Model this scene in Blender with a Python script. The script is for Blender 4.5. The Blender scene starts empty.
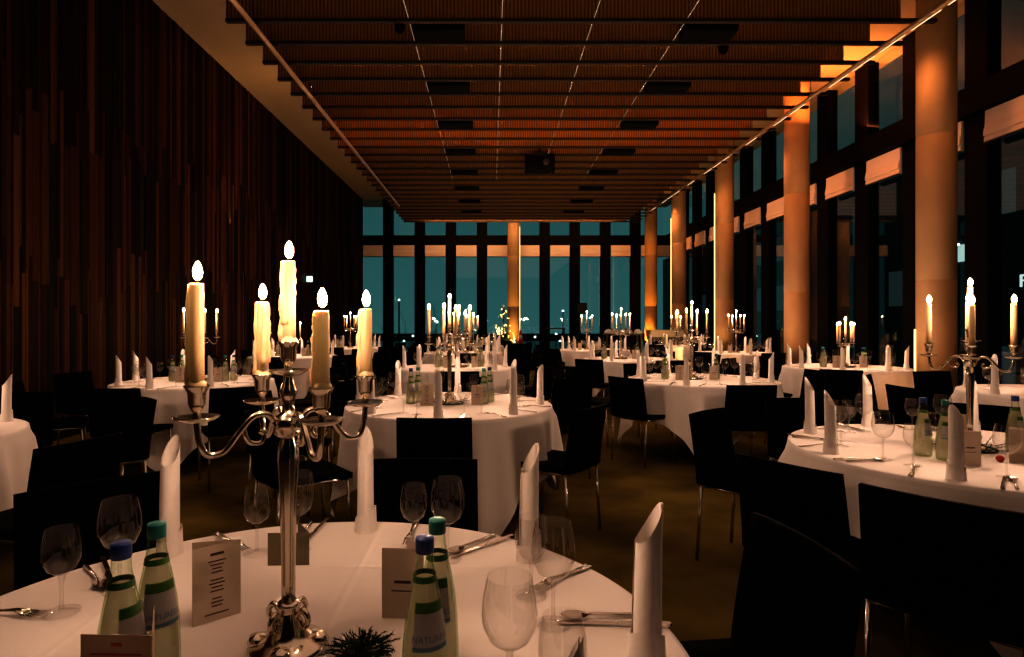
import bpy, math, random
from mathutils import Vector, Matrix
C = bpy.context.scene.collection
PI = math.pi
R = math.radians
F = 600.0; CX, CY = 491.5, 321.0; CAMZ = 1.36
TT = 0.75   # table top height

def px(x, y, z):
    return CX + F * x / y, CY + F * (CAMZ - z) / y
def seen(x, y, z=0.9, m=50):
    if y < 0.15: return False
    u, v = px(x, y, z)
    return -m < u < 1024 + m and v < 657 + 3 * m

# ------------------------------------------------------------------ materials
def new_mat(name):
    m = bpy.data.materials.new(name); m.use_nodes = True
    nt = m.node_tree; nt.nodes.clear()
    out = nt.nodes.new('ShaderNodeOutputMaterial')
    return m, nt, out
def N(nt, t, **kw):
    n = nt.nodes.new(t)
    for k, v in kw.items():
        if k in n.inputs: n.inputs[k].default_value = v
        else: setattr(n, k, v)
    return n
def principled(name, col, rough=0.5, metal=0.0, noise=0.0, scale=20.0, bump=0.0, spec=0.5, stretch=None, sub=0.0, emis=None, es=0.0, sheen=0.0):
    m, nt, out = new_mat(name)
    b = N(nt, 'ShaderNodeBsdfPrincipled', Roughness=rough, Metallic=metal)
    b.inputs['Specular IOR Level'].default_value = spec
    b.inputs['Base Color'].default_value = (*col, 1)
    if sheen: b.inputs['Sheen Weight'].default_value = sheen
    if sub:
        b.inputs['Subsurface Weight'].default_value = sub
        b.inputs['Subsurface Radius'].default_value = (0.03, 0.015, 0.006)
        b.inputs['Subsurface Scale'].default_value = 0.5
    if emis:
        b.inputs['Emission Color'].default_value = (*emis, 1); b.inputs['Emission Strength'].default_value = es
    if noise or bump:
        tc = N(nt, 'ShaderNodeTexCoord'); mp = N(nt, 'ShaderNodeMapping')
        if stretch: mp.inputs['Scale'].default_value = stretch
        nz = N(nt, 'ShaderNodeTexNoise', Scale=scale, Detail=4.0)
        nt.links.new(tc.outputs['Object'], mp.inputs['Vector']); nt.links.new(mp.outputs[0], nz.inputs['Vector'])
        if noise:
            mx = N(nt, 'ShaderNodeMix', data_type='RGBA')
            mx.inputs[6].default_value = (*[c * (1 - noise) for c in col], 1)
            mx.inputs[7].default_value = (*[min(1, c * (1 + noise)) for c in col], 1)
            nt.links.new(nz.outputs['Fac'], mx.inputs[0]); nt.links.new(mx.outputs[2], b.inputs['Base Color'])
        if bump:
            bp = N(nt, 'ShaderNodeBump', Strength=bump, Distance=0.01)
            nt.links.new(nz.outputs['Fac'], bp.inputs['Height']); nt.links.new(bp.outputs[0], b.inputs['Normal'])
    nt.links.new(b.outputs[0], out.inputs[0])
    return m
def emission(name, col, s):
    m, nt, out = new_mat(name)
    e = N(nt, 'ShaderNodeEmission', Strength=s); e.inputs[0].default_value = (*col, 1)
    nt.links.new(e.outputs[0], out.inputs[0]); return m
def thin_glass(name, tint, rough=0.0, ior=1.45, boost=0.0, edge=None, cap=1.0):
    m, nt, out = new_mat(name)
    t = N(nt, 'ShaderNodeBsdfTransparent'); t.inputs[0].default_value = (*tint, 1)
    g = N(nt, 'ShaderNodeBsdfGlossy', Roughness=rough); g.inputs[0].default_value = (1, 1, 1, 1)
    f = N(nt, 'ShaderNodeFresnel', IOR=ior)
    ge = N(nt, 'ShaderNodeNewGeometry')          # the thin pane reflects alike from either side
    io = N(nt, 'ShaderNodeMapRange'); io.inputs[3].default_value = ior; io.inputs[4].default_value = 1/ior
    nt.links.new(ge.outputs['Backfacing'], io.inputs[0]); nt.links.new(io.outputs[0], f.inputs['IOR'])
    fac = f.outputs[0]
    if boost:
        a = N(nt, 'ShaderNodeMath', operation='ADD', use_clamp=True); a.inputs[1].default_value = boost
        nt.links.new(fac, a.inputs[0]); fac = a.outputs[0]
    if edge:
        lw = N(nt, 'ShaderNodeLayerWeight', Blend=0.35)
        mx = N(nt, 'ShaderNodeMix', data_type='RGBA')
        mx.inputs[6].default_value = (*tint, 1); mx.inputs[7].default_value = (*edge, 1)
        nt.links.new(lw.outputs['Facing'], mx.inputs[0]); nt.links.new(mx.outputs[2], t.inputs[0])
    mn = N(nt, 'ShaderNodeMath', operation='MINIMUM'); mn.inputs[1].default_value = cap
    nt.links.new(fac, mn.inputs[0]); fac = mn.outputs[0]
    s = N(nt, 'ShaderNodeMixShader')
    nt.links.new(fac, s.inputs[0]); nt.links.new(t.outputs[0], s.inputs[1]); nt.links.new(g.outputs[0], s.inputs[2])
    nt.links.new(s.outputs[0], out.inputs[0]); return m

M = {}
def cloth_mat():
    m, nt, out = new_mat('white_linen')
    b = N(nt, 'ShaderNodeBsdfPrincipled', Roughness=0.85); b.inputs['Specular IOR Level'].default_value = 0.15
    b.inputs['Base Color'].default_value = (0.80, 0.75, 0.72, 1)
    tc = N(nt, 'ShaderNodeTexCoord'); sp = N(nt, 'ShaderNodeSeparateXYZ'); nt.links.new(tc.outputs['Object'], sp.inputs[0])
    # ironed fold lines of the cloth
    def crease(axis, off):
        a = N(nt, 'ShaderNodeMath', operation='SUBTRACT'); a.inputs[1].default_value = off
        nt.links.new(sp.outputs[axis], a.inputs[0])
        ab = N(nt, 'ShaderNodeMath', operation='ABSOLUTE'); nt.links.new(a.outputs[0], ab.inputs[0])
        mr = N(nt, 'ShaderNodeMapRange'); mr.inputs[1].default_value = 0; mr.inputs[2].default_value = 0.012
        mr.inputs[3].default_value = 1; mr.inputs[4].default_value = 0
        nt.links.new(ab.outputs[0], mr.inputs[0]); return mr.outputs[0]
    nz = N(nt, 'ShaderNodeTexNoise', Scale=5.0, Detail=3.0); nt.links.new(tc.outputs['Object'], nz.inputs['Vector'])
    s = nz.outputs['Fac']
    for ax, of in ((0, 0.06), (1, -0.05), (0, -0.42), (1, 0.40)):
        ad = N(nt, 'ShaderNodeMath', operation='MULTIPLY_ADD'); ad.inputs[1].default_value = 0.25
        nt.links.new(crease(ax, of), ad.inputs[0]); nt.links.new(s, ad.inputs[2]); s = ad.outputs[0]
    bp = N(nt, 'ShaderNodeBump', Strength=0.35, Distance=0.012)
    nt.links.new(s, bp.inputs['Height']); nt.links.new(bp.outputs[0], b.inputs['Normal'])
    nt.links.new(b.outputs[0], out.inputs[0]); return m
M['cloth'] = cloth_mat()
M['napkin'] = principled('napkin_linen', (0.82, 0.77, 0.73), 0.85, noise=0.05, scale=60, bump=0.15, spec=0.15)
def wax_mat():
    m, nt, out = new_mat('ivory_wax')
    b = N(nt, 'ShaderNodeBsdfPrincipled', Roughness=0.45)
    b.inputs['Base Color'].default_value = (0.52, 0.38, 0.22, 1)
    b.inputs['Subsurface Weight'].default_value = 0.35
    b.inputs['Subsurface Radius'].default_value = (0.03, 0.015, 0.006); b.inputs['Subsurface Scale'].default_value = 0.6
    # emission painted in as flame light shining through the wax (object origin sits at the candle's top)
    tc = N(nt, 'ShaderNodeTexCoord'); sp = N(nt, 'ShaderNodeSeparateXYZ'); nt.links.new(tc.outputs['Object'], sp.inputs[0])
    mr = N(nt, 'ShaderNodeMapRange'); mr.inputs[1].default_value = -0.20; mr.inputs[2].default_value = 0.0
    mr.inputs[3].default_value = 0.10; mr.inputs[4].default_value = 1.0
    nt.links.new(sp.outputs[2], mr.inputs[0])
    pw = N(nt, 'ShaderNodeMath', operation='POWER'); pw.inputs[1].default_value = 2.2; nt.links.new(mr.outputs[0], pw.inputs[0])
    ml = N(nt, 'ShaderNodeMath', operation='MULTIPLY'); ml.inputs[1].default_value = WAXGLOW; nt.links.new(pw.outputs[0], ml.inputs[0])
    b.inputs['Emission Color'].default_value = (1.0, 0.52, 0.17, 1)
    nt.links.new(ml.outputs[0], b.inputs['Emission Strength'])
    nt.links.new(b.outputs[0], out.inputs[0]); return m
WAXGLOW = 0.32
M['wax'] = wax_mat()
def flame_mat():
    m, nt, out = new_mat('candle_flame')
    tc = N(nt, 'ShaderNodeTexCoord'); sp = N(nt, 'ShaderNodeSeparateXYZ'); nt.links.new(tc.outputs['Object'], sp.inputs[0])
    cr = N(nt, 'ShaderNodeValToRGB'); mr = N(nt, 'ShaderNodeMapRange'); mr.inputs[1].default_value = 0.0; mr.inputs[2].default_value = 0.04
    nt.links.new(sp.outputs[2], mr.inputs[0]); nt.links.new(mr.outputs[0], cr.inputs[0])
    e = cr.color_ramp.elements
    e[0].position = 0; e[0].color = (0.9, 0.42, 0.16, 1); e[1].position = 0.35; e[1].color = (1, 0.72, 0.36, 1)
    k = cr.color_ramp.elements.new(1.0); k.color = (1, 0.55, 0.20, 1)
    em = N(nt, 'ShaderNodeEmission', Strength=32.0); nt.links.new(cr.outputs[0], em.inputs[0])
    t = N(nt, 'ShaderNodeBsdfTransparent'); a = N(nt, 'ShaderNodeAddShader')
    nt.links.new(em.outputs[0], a.inputs[0]); nt.links.new(t.outputs[0], a.inputs[1]); nt.links.new(a.outputs[0], out.inputs[0])
    return m
M['flame'] = flame_mat()
M['wick'] = principled('charred_wick', (0.02, 0.015, 0.01), 0.9, noise=0.3)
M['silver'] = principled('polished_silver', (0.80, 0.72, 0.62), 0.16, 1.0, noise=0.06, scale=30)
M['steel'] = principled('cutlery_steel', (0.70, 0.64, 0.58), 0.18, 1.0, noise=0.05, scale=40)
M['chrome'] = principled('chair_chrome', (0.62, 0.58, 0.54), 0.22, 1.0, noise=0.05, scale=30)
M['glass'] = thin_glass('clear_glass', (0.975, 0.975, 0.97), 0.02, 1.5, 0.045, edge=(0.80, 0.77, 0.74), cap=0.6)
M['bottle'] = thin_glass('bottle_glass', (0.95, 0.98, 0.93), 0.03, 1.5, 0.02, edge=(0.56, 0.70, 0.46), cap=0.30)
M['bottle_green'] = principled('green_glass_edge', (0.10, 0.24, 0.06), 0.15, noise=0.1)
def water_mat():
    m, nt, out = new_mat('water_in_green_bottle')
    t = N(nt, 'ShaderNodeBsdfTransparent'); t.inputs[0].default_value = (0.93, 0.94, 0.90, 1)
    d = N(nt, 'ShaderNodeBsdfTranslucent'); d.inputs[0].default_value = (0.74, 0.66, 0.52, 1)
    d2 = N(nt, 'ShaderNodeBsdfDiffuse'); d2.inputs[0].default_value = (0.55, 0.51, 0.42, 1)
    a = N(nt, 'ShaderNodeMixShader'); a.inputs[0].default_value = 0.5
    s = N(nt, 'ShaderNodeMixShader'); s.inputs[0].default_value = 0.50
    nt.links.new(d.outputs[0], a.inputs[1]); nt.links.new(d2.outputs[0], a.inputs[2])
    nt.links.new(t.outputs[0], s.inputs[1]); nt.links.new(a.outputs[0], s.inputs[2]); nt.links.new(s.outputs[0], out.inputs[0])
    return m
M['water'] = water_mat()
M['cap_blue'] = principled('blue_cap', (0.008, 0.035, 0.17), 0.4, noise=0.1)
M['cap_teal'] = principled('teal_cap', (0.006, 0.15, 0.13), 0.4, noise=0.1)
M['label'] = principled('paper_label', (0.36, 0.35, 0.35), 0.6, noise=0.05)
M['label_band'] = principled('label_band', (0.10, 0.18, 0.26), 0.6, noise=0.05)
M['label_green'] = principled('label_green', (0.04, 0.12, 0.02), 0.5, noise=0.05)
M['card'] = principled('cream_card', (0.62, 0.52, 0.42), 0.7, noise=0.04, scale=50)
M['card_tan'] = principled('tan_card', (0.36, 0.26, 0.18), 0.7, noise=0.04, scale=50)
M['ink'] = principled('dark_ink', (0.06, 0.04, 0.03), 0.8, noise=0.1)
M['ink_red'] = principled('red_ink', (0.30, 0.05, 0.03), 0.8, noise=0.1)
M['chair'] = principled('black_upholstery', (0.0011, 0.0009, 0.0009), 0.85, noise=0.3, scale=80, bump=0.1, spec=0.03)
M['black'] = principled('matte_black', (0.0025, 0.0025, 0.003), 0.7, noise=0.2, spec=0.08)
M['grey'] = principled('dark_grey_panel', (0.014, 0.010, 0.008), 0.6, noise=0.1)
M['mullion'] = principled('dark_bronze_frame', (0.0035, 0.0025, 0.0022), 0.6, noise=0.2, spec=0.10)
M['blind'] = principled('beige_blind_cloth', (0.78, 0.60, 0.52), 0.8, noise=0.06, scale=30, bump=0.1)
M['concrete'] = principled('column_concrete', (0.38, 0.24, 0.13), 0.75, noise=0.28, scale=3.5, bump=0.2, stretch=(1, 1, 0.5))
M['slab'] = principled('ceiling_concrete', (0.42, 0.32, 0.20), 0.85, noise=0.10, scale=1.5, bump=0.1, stretch=(1, 0.3, 1))
M['winglass'] = thin_glass('window_glass', (0.86, 0.93, 0.93), 0.0, 1.5)
M['led'] = emission('warm_led', (1.0, 0.66, 0.36), 1.6)
M['led_col'] = emission('yellow_led', (1.0, 0.66, 0.24), 2.2)
M['cable'] = principled('glint_painted_cable', (0.85, 0.78, 0.70), 0.25, 1.0, noise=0.05, emis=(1.0, 0.75, 0.5), es=0.22)  # faint emission paints the glints on to the steel
M['rail'] = principled('bronze_tube', (0.50, 0.34, 0.22), 0.35, 0.7, noise=0.08)
M['fir'] = principled('fir_needles', (0.010, 0.028, 0.010), 0.6, noise=0.4, scale=30)
M['fir_tree'] = principled('tree_needles', (0.05, 0.075, 0.025), 0.6, noise=0.4, scale=30)
M['red'] = principled('red_felt', (0.35, 0.02, 0.02), 0.6, noise=0.1)
M['white'] = principled('white_felt', (0.7, 0.65, 0.6), 0.7, noise=0.1)
M['wood'] = principled('dark_table_wood', (0.05, 0.03, 0.02), 0.5, noise=0.3, stretch=(1, 8, 1))
M['board'] = principled('pale_sideboard', (0.24, 0.19, 0.13), 0.5, noise=0.08)
M['bark'] = principled('tree_bark', (0.010, 0.012, 0.012), 0.9, noise=0.3)
M['far'] = principled('night_facade', (0.010, 0.014, 0.017), 0.8, noise=0.2, scale=2)
M['ground'] = principled('night_ground', (0.50, 0.58, 0.58), 0.9, noise=0.4, scale=0.5)
M['farwin'] = emission('lit_window', (0.75, 1.0, 0.92), 0.55)
M['dimwin'] = emission('dim_window', (0.35, 0.60, 0.62), 0.05)
M['lamp'] = emission('street_light', (0.75, 1.0, 0.95), 6.0)
M['sign'] = emission('white_sign', (0.85, 1.0, 0.95), 0.7)
M['fairy'] = emission('fairy_light', (1.0, 0.62, 0.22), 8.0)
M['exit'] = emission('exit_sign_face', (0.75, 1.0, 0.95), 1.8)

def carpet_mat():
    m, nt, out = new_mat('olive_carpet')
    b = N(nt, 'ShaderNodeBsdfPrincipled', Roughness=0.95); b.inputs['Specular IOR Level'].default_value = 0.05
    tc = N(nt, 'ShaderNodeTexCoord')
    n1 = N(nt, 'ShaderNodeTexNoise', Scale=220.0, Detail=2.0); n2 = N(nt, 'ShaderNodeTexNoise', Scale=2.0, Detail=4.0)
    for n in (n1, n2): nt.links.new(tc.outputs['Object'], n.inputs['Vector'])
    mu = N(nt, 'ShaderNodeMath', operation='MULTIPLY'); nt.links.new(n1.outputs[0], mu.inputs[0]); nt.links.new(n2.outputs[0], mu.inputs[1])
    cr = N(nt, 'ShaderNodeValToRGB'); nt.links.new(mu.outputs[0], cr.inputs[0])
    cr.color_ramp.elements[0].position = 0.12; cr.color_ramp.elements[0].color = (0.055, 0.044, 0.012, 1)
    cr.color_ramp.elements[1].position = 0.42; cr.color_ramp.elements[1].color = (0.21, 0.155, 0.042, 1)
    nt.links.new(cr.outputs[0], b.inputs['Base Color'])
    bp = N(nt, 'ShaderNodeBump', Strength=0.4, Distance=0.01); nt.links.new(n1.outputs[0], bp.inputs['Height']); nt.links.new(bp.outputs[0], b.inputs['Normal'])
    nt.links.new(b.outputs[0], out.inputs[0]); return m
M['carpet'] = carpet_mat()
def plank_mat():
    m, nt, out = new_mat('wall_battens')
    b = N(nt, 'ShaderNodeBsdfPrincipled', Roughness=0.6); b.inputs['Specular IOR Level'].default_value = 0.04
    at = N(nt, 'ShaderNodeAttribute', attribute_name='tone')
    tc = N(nt, 'ShaderNodeTexCoord'); mp = N(nt, 'ShaderNodeMapping'); mp.inputs['Scale'].default_value = (20, 20, 0.8)
    nz = N(nt, 'ShaderNodeTexNoise', Scale=3.0, Detail=5.0)
    nt.links.new(tc.outputs['Object'], mp.inputs[0]); nt.links.new(mp.outputs[0], nz.inputs['Vector'])
    mr = N(nt, 'ShaderNodeMapRange'); mr.inputs[3].default_value = 0.5; mr.inputs[4].default_value = 1.6; nt.links.new(nz.outputs[0], mr.inputs[0])
    mx = N(nt, 'ShaderNodeVectorMath', operation='SCALE'); nt.links.new(at.outputs['Color'], mx.inputs[0]); nt.links.new(mr.outputs[0], mx.inputs['Scale'])
    nt.links.new(mx.outputs[0], b.inputs['Base Color']); nt.links.new(b.outputs[0], out.inputs[0]); return m
M['plank'] = plank_mat()
def mesh_panel_mat():
    m, nt, out = new_mat('copper_mesh')
    b = N(nt, 'ShaderNodeBsdfPrincipled', Roughness=0.42, Metallic=0.75); b.inputs['Base Color'].default_value = (0.30, 0.17, 0.08, 1)
    tc = N(nt, 'ShaderNodeTexCoord'); mp = N(nt, 'ShaderNodeMapping'); mp.inputs['Scale'].default_value = (1, 0.0, 0.06)
    w = N(nt, 'ShaderNodeTexWave', Scale=7.0, Distortion=0.6, bands_direction='X'); w.inputs['Detail'].default_value = 1.0
    nt.links.new(tc.outputs['Object'], mp.inputs[0]); nt.links.new(mp.outputs[0], w.inputs['Vector'])
    cr = N(nt, 'ShaderNodeValToRGB'); nt.links.new(w.outputs['Fac'], cr.inputs[0])
    cr.color_ramp.elements[0].color = (0.17, 0.098, 0.046, 1); cr.color_ramp.elements[1].color = (0.36, 0.22, 0.115, 1)
    nt.links.new(cr.outputs[0], b.inputs['Base Color'])
    bp = N(nt, 'ShaderNodeBump', Strength=0.5, Distance=0.02); nt.links.new(w.outputs['Fac'], bp.inputs['Height']); nt.links.new(bp.outputs[0], b.inputs['Normal'])
    t = N(nt, 'ShaderNodeBsdfTransparent'); s = N(nt, 'ShaderNodeMixShader')
    mr = N(nt, 'ShaderNodeMapRange'); mr.inputs[3].default_value = 0.80; mr.inputs[4].default_value = 1.0
    nt.links.new(w.outputs['Fac'], mr.inputs[0]); nt.links.new(mr.outputs[0], s.inputs[0])
    nt.links.new(t.outputs[0], s.inputs[1]); nt.links.new(b.outputs[0], s.inputs[2]); nt.links.new(s.outputs[0], out.inputs[0]); return m
M['mesh'] = mesh_panel_mat()
M['bar'] = principled('dark_baffle_bar', (0.012, 0.006, 0.004), 0.6, 0.0, noise=0.2)

# ------------------------------------------------------------------ mesh builder
class MB:
    def __init__(self): self.v = []; self.f = []; self.s = []; self.tone = None
    def add(self, vs, fs, smooth=True, mat=None):
        o = len(self.v)
        self.v += [tuple(mat @ Vector(p)) if mat else tuple(p) for p in vs]
        self.f += [tuple(i + o for i in f) for f in fs]; self.s += [smooth] * len(fs)
        return self
    def box(self, c, d, mat=None, taper=1.0):
        x, y, z = c; a, b, h = d[0] / 2, d[1] / 2, d[2] / 2
        t = taper
        vs = [(x-a, y-b, z-h), (x+a, y-b, z-h), (x+a, y+b, z-h), (x-a, y+b, z-h),
              (x-a*t, y-b*t, z+h), (x+a*t, y-b*t, z+h), (x+a*t, y+b*t, z+h), (x-a*t, y+b*t, z+h)]
        return self.add(vs, [(3,2,1,0), (4,5,6,7), (0,1,5,4), (1,2,6,5), (2,3,7,6), (3,0,4,7)], False, mat)
    def lathe(self, prof, n=20, c=(0, 0, 0), cap=True, wob=None):
        vs = []; fs = []
        for k, (r, z) in enumerate(prof):
            for i in range(n):
                a = 2 * PI * i / n
                rr = r * (wob(a, k) if wob else 1)
                vs.append((c[0] + rr * math.cos(a), c[1] + rr * math.sin(a), c[2] + z))
        for k in range(len(prof) - 1):
            for i in range(n):
                j = (i + 1) % n
                fs.append((k*n+i, k*n+j, (k+1)*n+j, (k+1)*n+i))
        if cap:
            if prof[0][0] > 1e-4: fs.append(tuple(reversed(range(n))))
            if prof[-1][0] > 1e-4: fs.append(tuple((len(prof)-1)*n + i for i in range(n)))
        return self.add(vs, fs)
    def tube(self, pts, r, n=8, cap=True):
        pts = [Vector(p) for p in pts]; vs = []; fs = []
        rs = r if isinstance(r, (list, tuple)) else [r] * len(pts)
        prev = None
        for k, p in enumerate(pts):
            d = (pts[min(k+1, len(pts)-1)] - pts[max(k-1, 0)])
            d = d.normalized() if d.length > 1e-9 else Vector((0, 0, 1))
            if prev is None:
                up = Vector((0, 0, 1)) if abs(d.z) < 0.9 else Vector((1, 0, 0))
                u = d.cross(up).normalized()
            else:
                u = (prev - d * prev.dot(d)); u = u.normalized() if u.length > 1e-6 else d.orthogonal().normalized()
            prev = u; w = d.cross(u)
            for i in range(n):
                a = 2 * PI * i / n
                vs.append(p + (u * math.cos(a) + w * math.sin(a)) * rs[k])
        for k in range(len(pts) - 1):
            for i in range(n):
                j = (i + 1) % n
                fs.append((k*n+i, k*n+j, (k+1)*n+j, (k+1)*n+i))
        if cap:
            fs.append(tuple(reversed(range(n)))); fs.append(tuple((len(pts)-1)*n + i for i in range(n)))
        return self.add(vs, fs)
    def plate(self, outline, h0, h1, mat=None, smooth=False):   # outline in XY, extruded along Z
        n = len(outline)
        vs = [(x, y, h0) for x, y in outline] + [(x, y, h1) for x, y in outline]
        fs = [tuple(reversed(range(n))), tuple(range(n, 2*n))] + [(i, (i+1) % n, n+(i+1) % n, n+i) for i in range(n)]
        return self.add(vs, fs, smooth, mat)
    def mesh(self, name, mat):
        me = bpy.data.meshes.new(name); me.from_pydata(self.v, [], self.f); me.update()
        me.polygons.foreach_set('use_smooth', self.s)
        me.materials.append(mat)
        if self.tone:
            at = me.color_attributes.new('tone', 'FLOAT_COLOR', 'CORNER')
            i = 0
            for p, t in zip(me.polygons, self.tone):
                for _ in p.loop_indices: at.data[_].color = (*t, 1)
        return me

def spline(pts, n=6):
    P = [Vector(p) for p in pts]; out = []
    for i in range(len(P) - 1):
        a = P[max(i-1, 0)]; b = P[i]; c = P[i+1]; d = P[min(i+2, len(P)-1)]
        for k in range(n):
            t = k / n
            out.append(0.5 * ((2*b) + (c-a)*t + (2*a-5*b+4*c-d)*t*t + (3*b-a-3*c+d)*t**3))
    out.append(P[-1]); return out

def bevel(o, w, seg=2):
    m = o.modifiers.new('b', 'BEVEL'); m.width = w; m.segments = seg; m.limit_method = 'ANGLE'; return o
def obj(name, me, parent=None, loc=(0, 0, 0), rz=0.0, rx=0.0, ry=0.0):
    o = bpy.data.objects.new(name, me); C.objects.link(o)
    o.location = loc; o.rotation_euler = (rx, ry, rz)
    if parent: o.parent = parent
    return o
def tag(o, label, cat, group=None, kind=None):
    o['label'] = label; o['category'] = cat
    if group: o['group'] = group
    if kind: o['kind'] = kind
    return o
def thing(name, label, cat, loc, rz=0.0, group=None):
    return tag(obj(name, None, None, loc, rz), label, cat, group)
def struct(name, mb, mat, loc=(0, 0, 0)):
    o = obj(name, mb.mesh(name, mat), None, loc); o['kind'] = 'structure'; return o
def part(name, mb, mat, parent, loc=(0, 0, 0), rz=0.0):
    return obj(name, mb.mesh(name, mat), parent, loc, rz)

ORD = ['first', 'second', 'third', 'fourth', 'fifth', 'sixth', 'seventh', 'eighth', 'ninth', 'tenth', 'eleventh', 'twelfth',
       'thirteenth', 'fourteenth', 'fifteenth', 'sixteenth', 'seventeenth', 'eighteenth', 'nineteenth', 'twentieth',
       'twenty-first', 'twenty-second', 'twenty-third', 'twenty-fourth', 'twenty-fifth', 'twenty-sixth', 'twenty-seventh', 'twenty-eighth', 'twenty-ninth', 'thirtieth']

# ------------------------------------------------------------------ room shell
YB, YN = 23.4, -4.0            # far glass wall, wall behind the camera
XL, XR = -4.99, 7.0
ZS = CAMZ + 4.74               # concrete ceiling
ZC = CAMZ + 3.60               # underside of the hung canopy
struct('floor', MB().box(((XL+XR)/2, (YB+YN)/2, -0.05), (XR-XL, YB-YN, 0.1)), M['carpet'])
struct('ceiling', MB().box(((XL+XR)/2, (25.0+YN)/2, ZS+0.15), (XR-XL+0.6, 25.0-YN, 0.3)), M['slab'])
struct('wall_behind', MB().box(((XL+XR)/2, YN-0.05, ZS/2), (XR-XL, 0.1, ZS)), M['mullion'])
rnd = random.Random(5)
wb = MB(); wb.tone = []
wb.box((XL-0.10, (YB+YN)/2, ZS/2), (0.1, YB-YN, ZS)); wb.tone += [(0.004, 0.003, 0.003)] * 6
y = YN
tones = [(0.010, 0.005, 0.003), (0.016, 0.007, 0.004), (0.036, 0.015, 0.007), (0.010, 0.009, 0.006), (0.072, 0.032, 0.013), (0.022, 0.011, 0.006), (0.046, 0.018, 0.008), (0.011, 0.006, 0.004), (0.060, 0.029, 0.012)]
while y < YB - 0.02:
    w = min(rnd.choice([0.035, 0.045, 0.06, 0.08, 0.10]), YB - y)
    cuts = [0.0, 1.9 + rnd.uniform(-0.5, 0.5), 3.7 + rnd.uniform(-0.4, 0.4), ZS]
    for a, b in zip(cuts, cuts[1:]):
        d = rnd.uniform(0.03, 0.042); t = rnd.choice(tones); q = rnd.uniform(0.7, 1.3)
        wb.box((XL - 0.06 + d/2, y + w/2, (a+b)/2), (d, w - 0.003, b - a - 0.003)); wb.tone += [tuple(c*q for c in t)] * 6
    y += w
struct('wall_left', wb, M['plank'])
struct('baseboard_left', MB().box((XL+0.02, (YB+YN)/2, 0.05), (0.03, YB-YN, 0.1)), M['mullion'])

tn = [0]
def trim(mb, mat=None):
    tn[0] += 1; return struct('trim_%d' % tn[0], mb, mat or M['mullion'])
wn = [0]
def window(c, d):
    wn[0] += 1; return struct('window_%d' % wn[0], MB().box(c, d), M['winglass'])
ZT0, ZT1 = CAMZ + 2.94, CAMZ + 3.33
# far glazing
mx = [-4.02, -2.79, -1.58, -0.37, 0.86, 2.07, 3.24, 4.43, 5.6]
for x in mx: trim(MB().box((x, YB, ZS/2), (0.40, 0.16, ZS)))
trim(MB().box(((XL+XR)/2, YB, (ZT0+ZT1)/2), (XR-XL, 0.18, ZT1-ZT0)))
trim(MB().box(((XL+XR)/2, YB, 0.06), (XR-XL, 0.18, 0.12)))
edges = [XL] + mx + [XR]
def blind(c, d, axis, label, group):
    t = thing('window_blind', label, 'blind', (c[0], c[1], c[2]), 0, group)
    L = d
    fold = MB()
    H = 0.44
    prof = [(0.0, H/2), (0.03, H/2), (0.035, 0.02), (0.055, -0.06), (0.06, -0.13), (0.035, -0.135), (0.05, -0.17), (0.045, -H/2), (0.0, -H/2)]
    n = len(prof); vs = []
    for s in (-L/2, L/2):
        for a, z in prof: vs.append((s, -a, z) if axis == 'x' else (-a, s, z))
    fs = [(i, (i+1) % n, n+(i+1) % n, n+i) for i in range(n)] + [tuple(range(n)), tuple(reversed(range(n, 2*n)))]
    fold.add(vs, fs, False); part('blind_cloth', fold, M['blind'], t)
    b = MB()
    if axis == 'x': b.box((0, -0.045, -H/2-0.01), (L, 0.03, 0.025))
    else: b.box((-0.045, 0, -H/2-0.01), (0.03, L, 0.025))
    part('bottom_rail', b, M['grey'], t)
for i, (a, b) in enumerate(zip(edges, edges[1:])):
    x0 = a + (0.2 if i else 0); x1 = b - (0.2 if i < len(mx) else 0)
    window(((x0+x1)/2, YB, (0.12+ZT0)/2), (x1-x0, 0.012, ZT0-0.12))
    window(((x0+x1)/2, YB, (ZT1+ZS)/2), (x1-x0, 0.012, ZS-ZT1))
    blind(((x0+x1)/2, YB-0.09, ZT0-0.22), x1-x0-0.02, 'x', 'rolled beige blind in the far glass wall, %s pane from the left' % ORD[i], 'blinds of the far glass wall')
# right facade
ry = [-3.33 + 1.32*k for k in range(21)]
ry = [y for y in ry if y < YB - 0.5]
for y in ry: trim(MB().box((XR, y, ZS/2), (0.20, 0.40, ZS)))
trim(MB().box((XR-0.05, (YB+YN)/2, (ZT0+ZT1)/2), (0.36, YB-YN, ZT1-ZT0)))
trim(MB().box((XR, (YB+YN)/2, 0.06), (0.2, YB-YN, 0.12)))
eg = [YN] + ry + [YB]
bi = 0
for i, (a, b) in enumerate(zip(eg, eg[1:])):
    y0, y1 = a + 0.20, b - 0.20
    window((XR, (y0+y1)/2, (0.12+ZT0)/2), (0.012, y1-y0, ZT0-0.12))
    window((XR, (y0+y1)/2, (ZT1+ZS)/2), (0.012, y1-y0, ZS-ZT1))
    if 6.5 < (y0+y1)/2 < 22:
        blind((XR-0.11, (y0+y1)/2, ZT0-0.24), y1-y0-0.02, 'y', 'rolled beige blind on the right glass wall, %s bay from the camera' % ORD[bi], 'blinds of the right glass wall'); bi += 1

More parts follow.
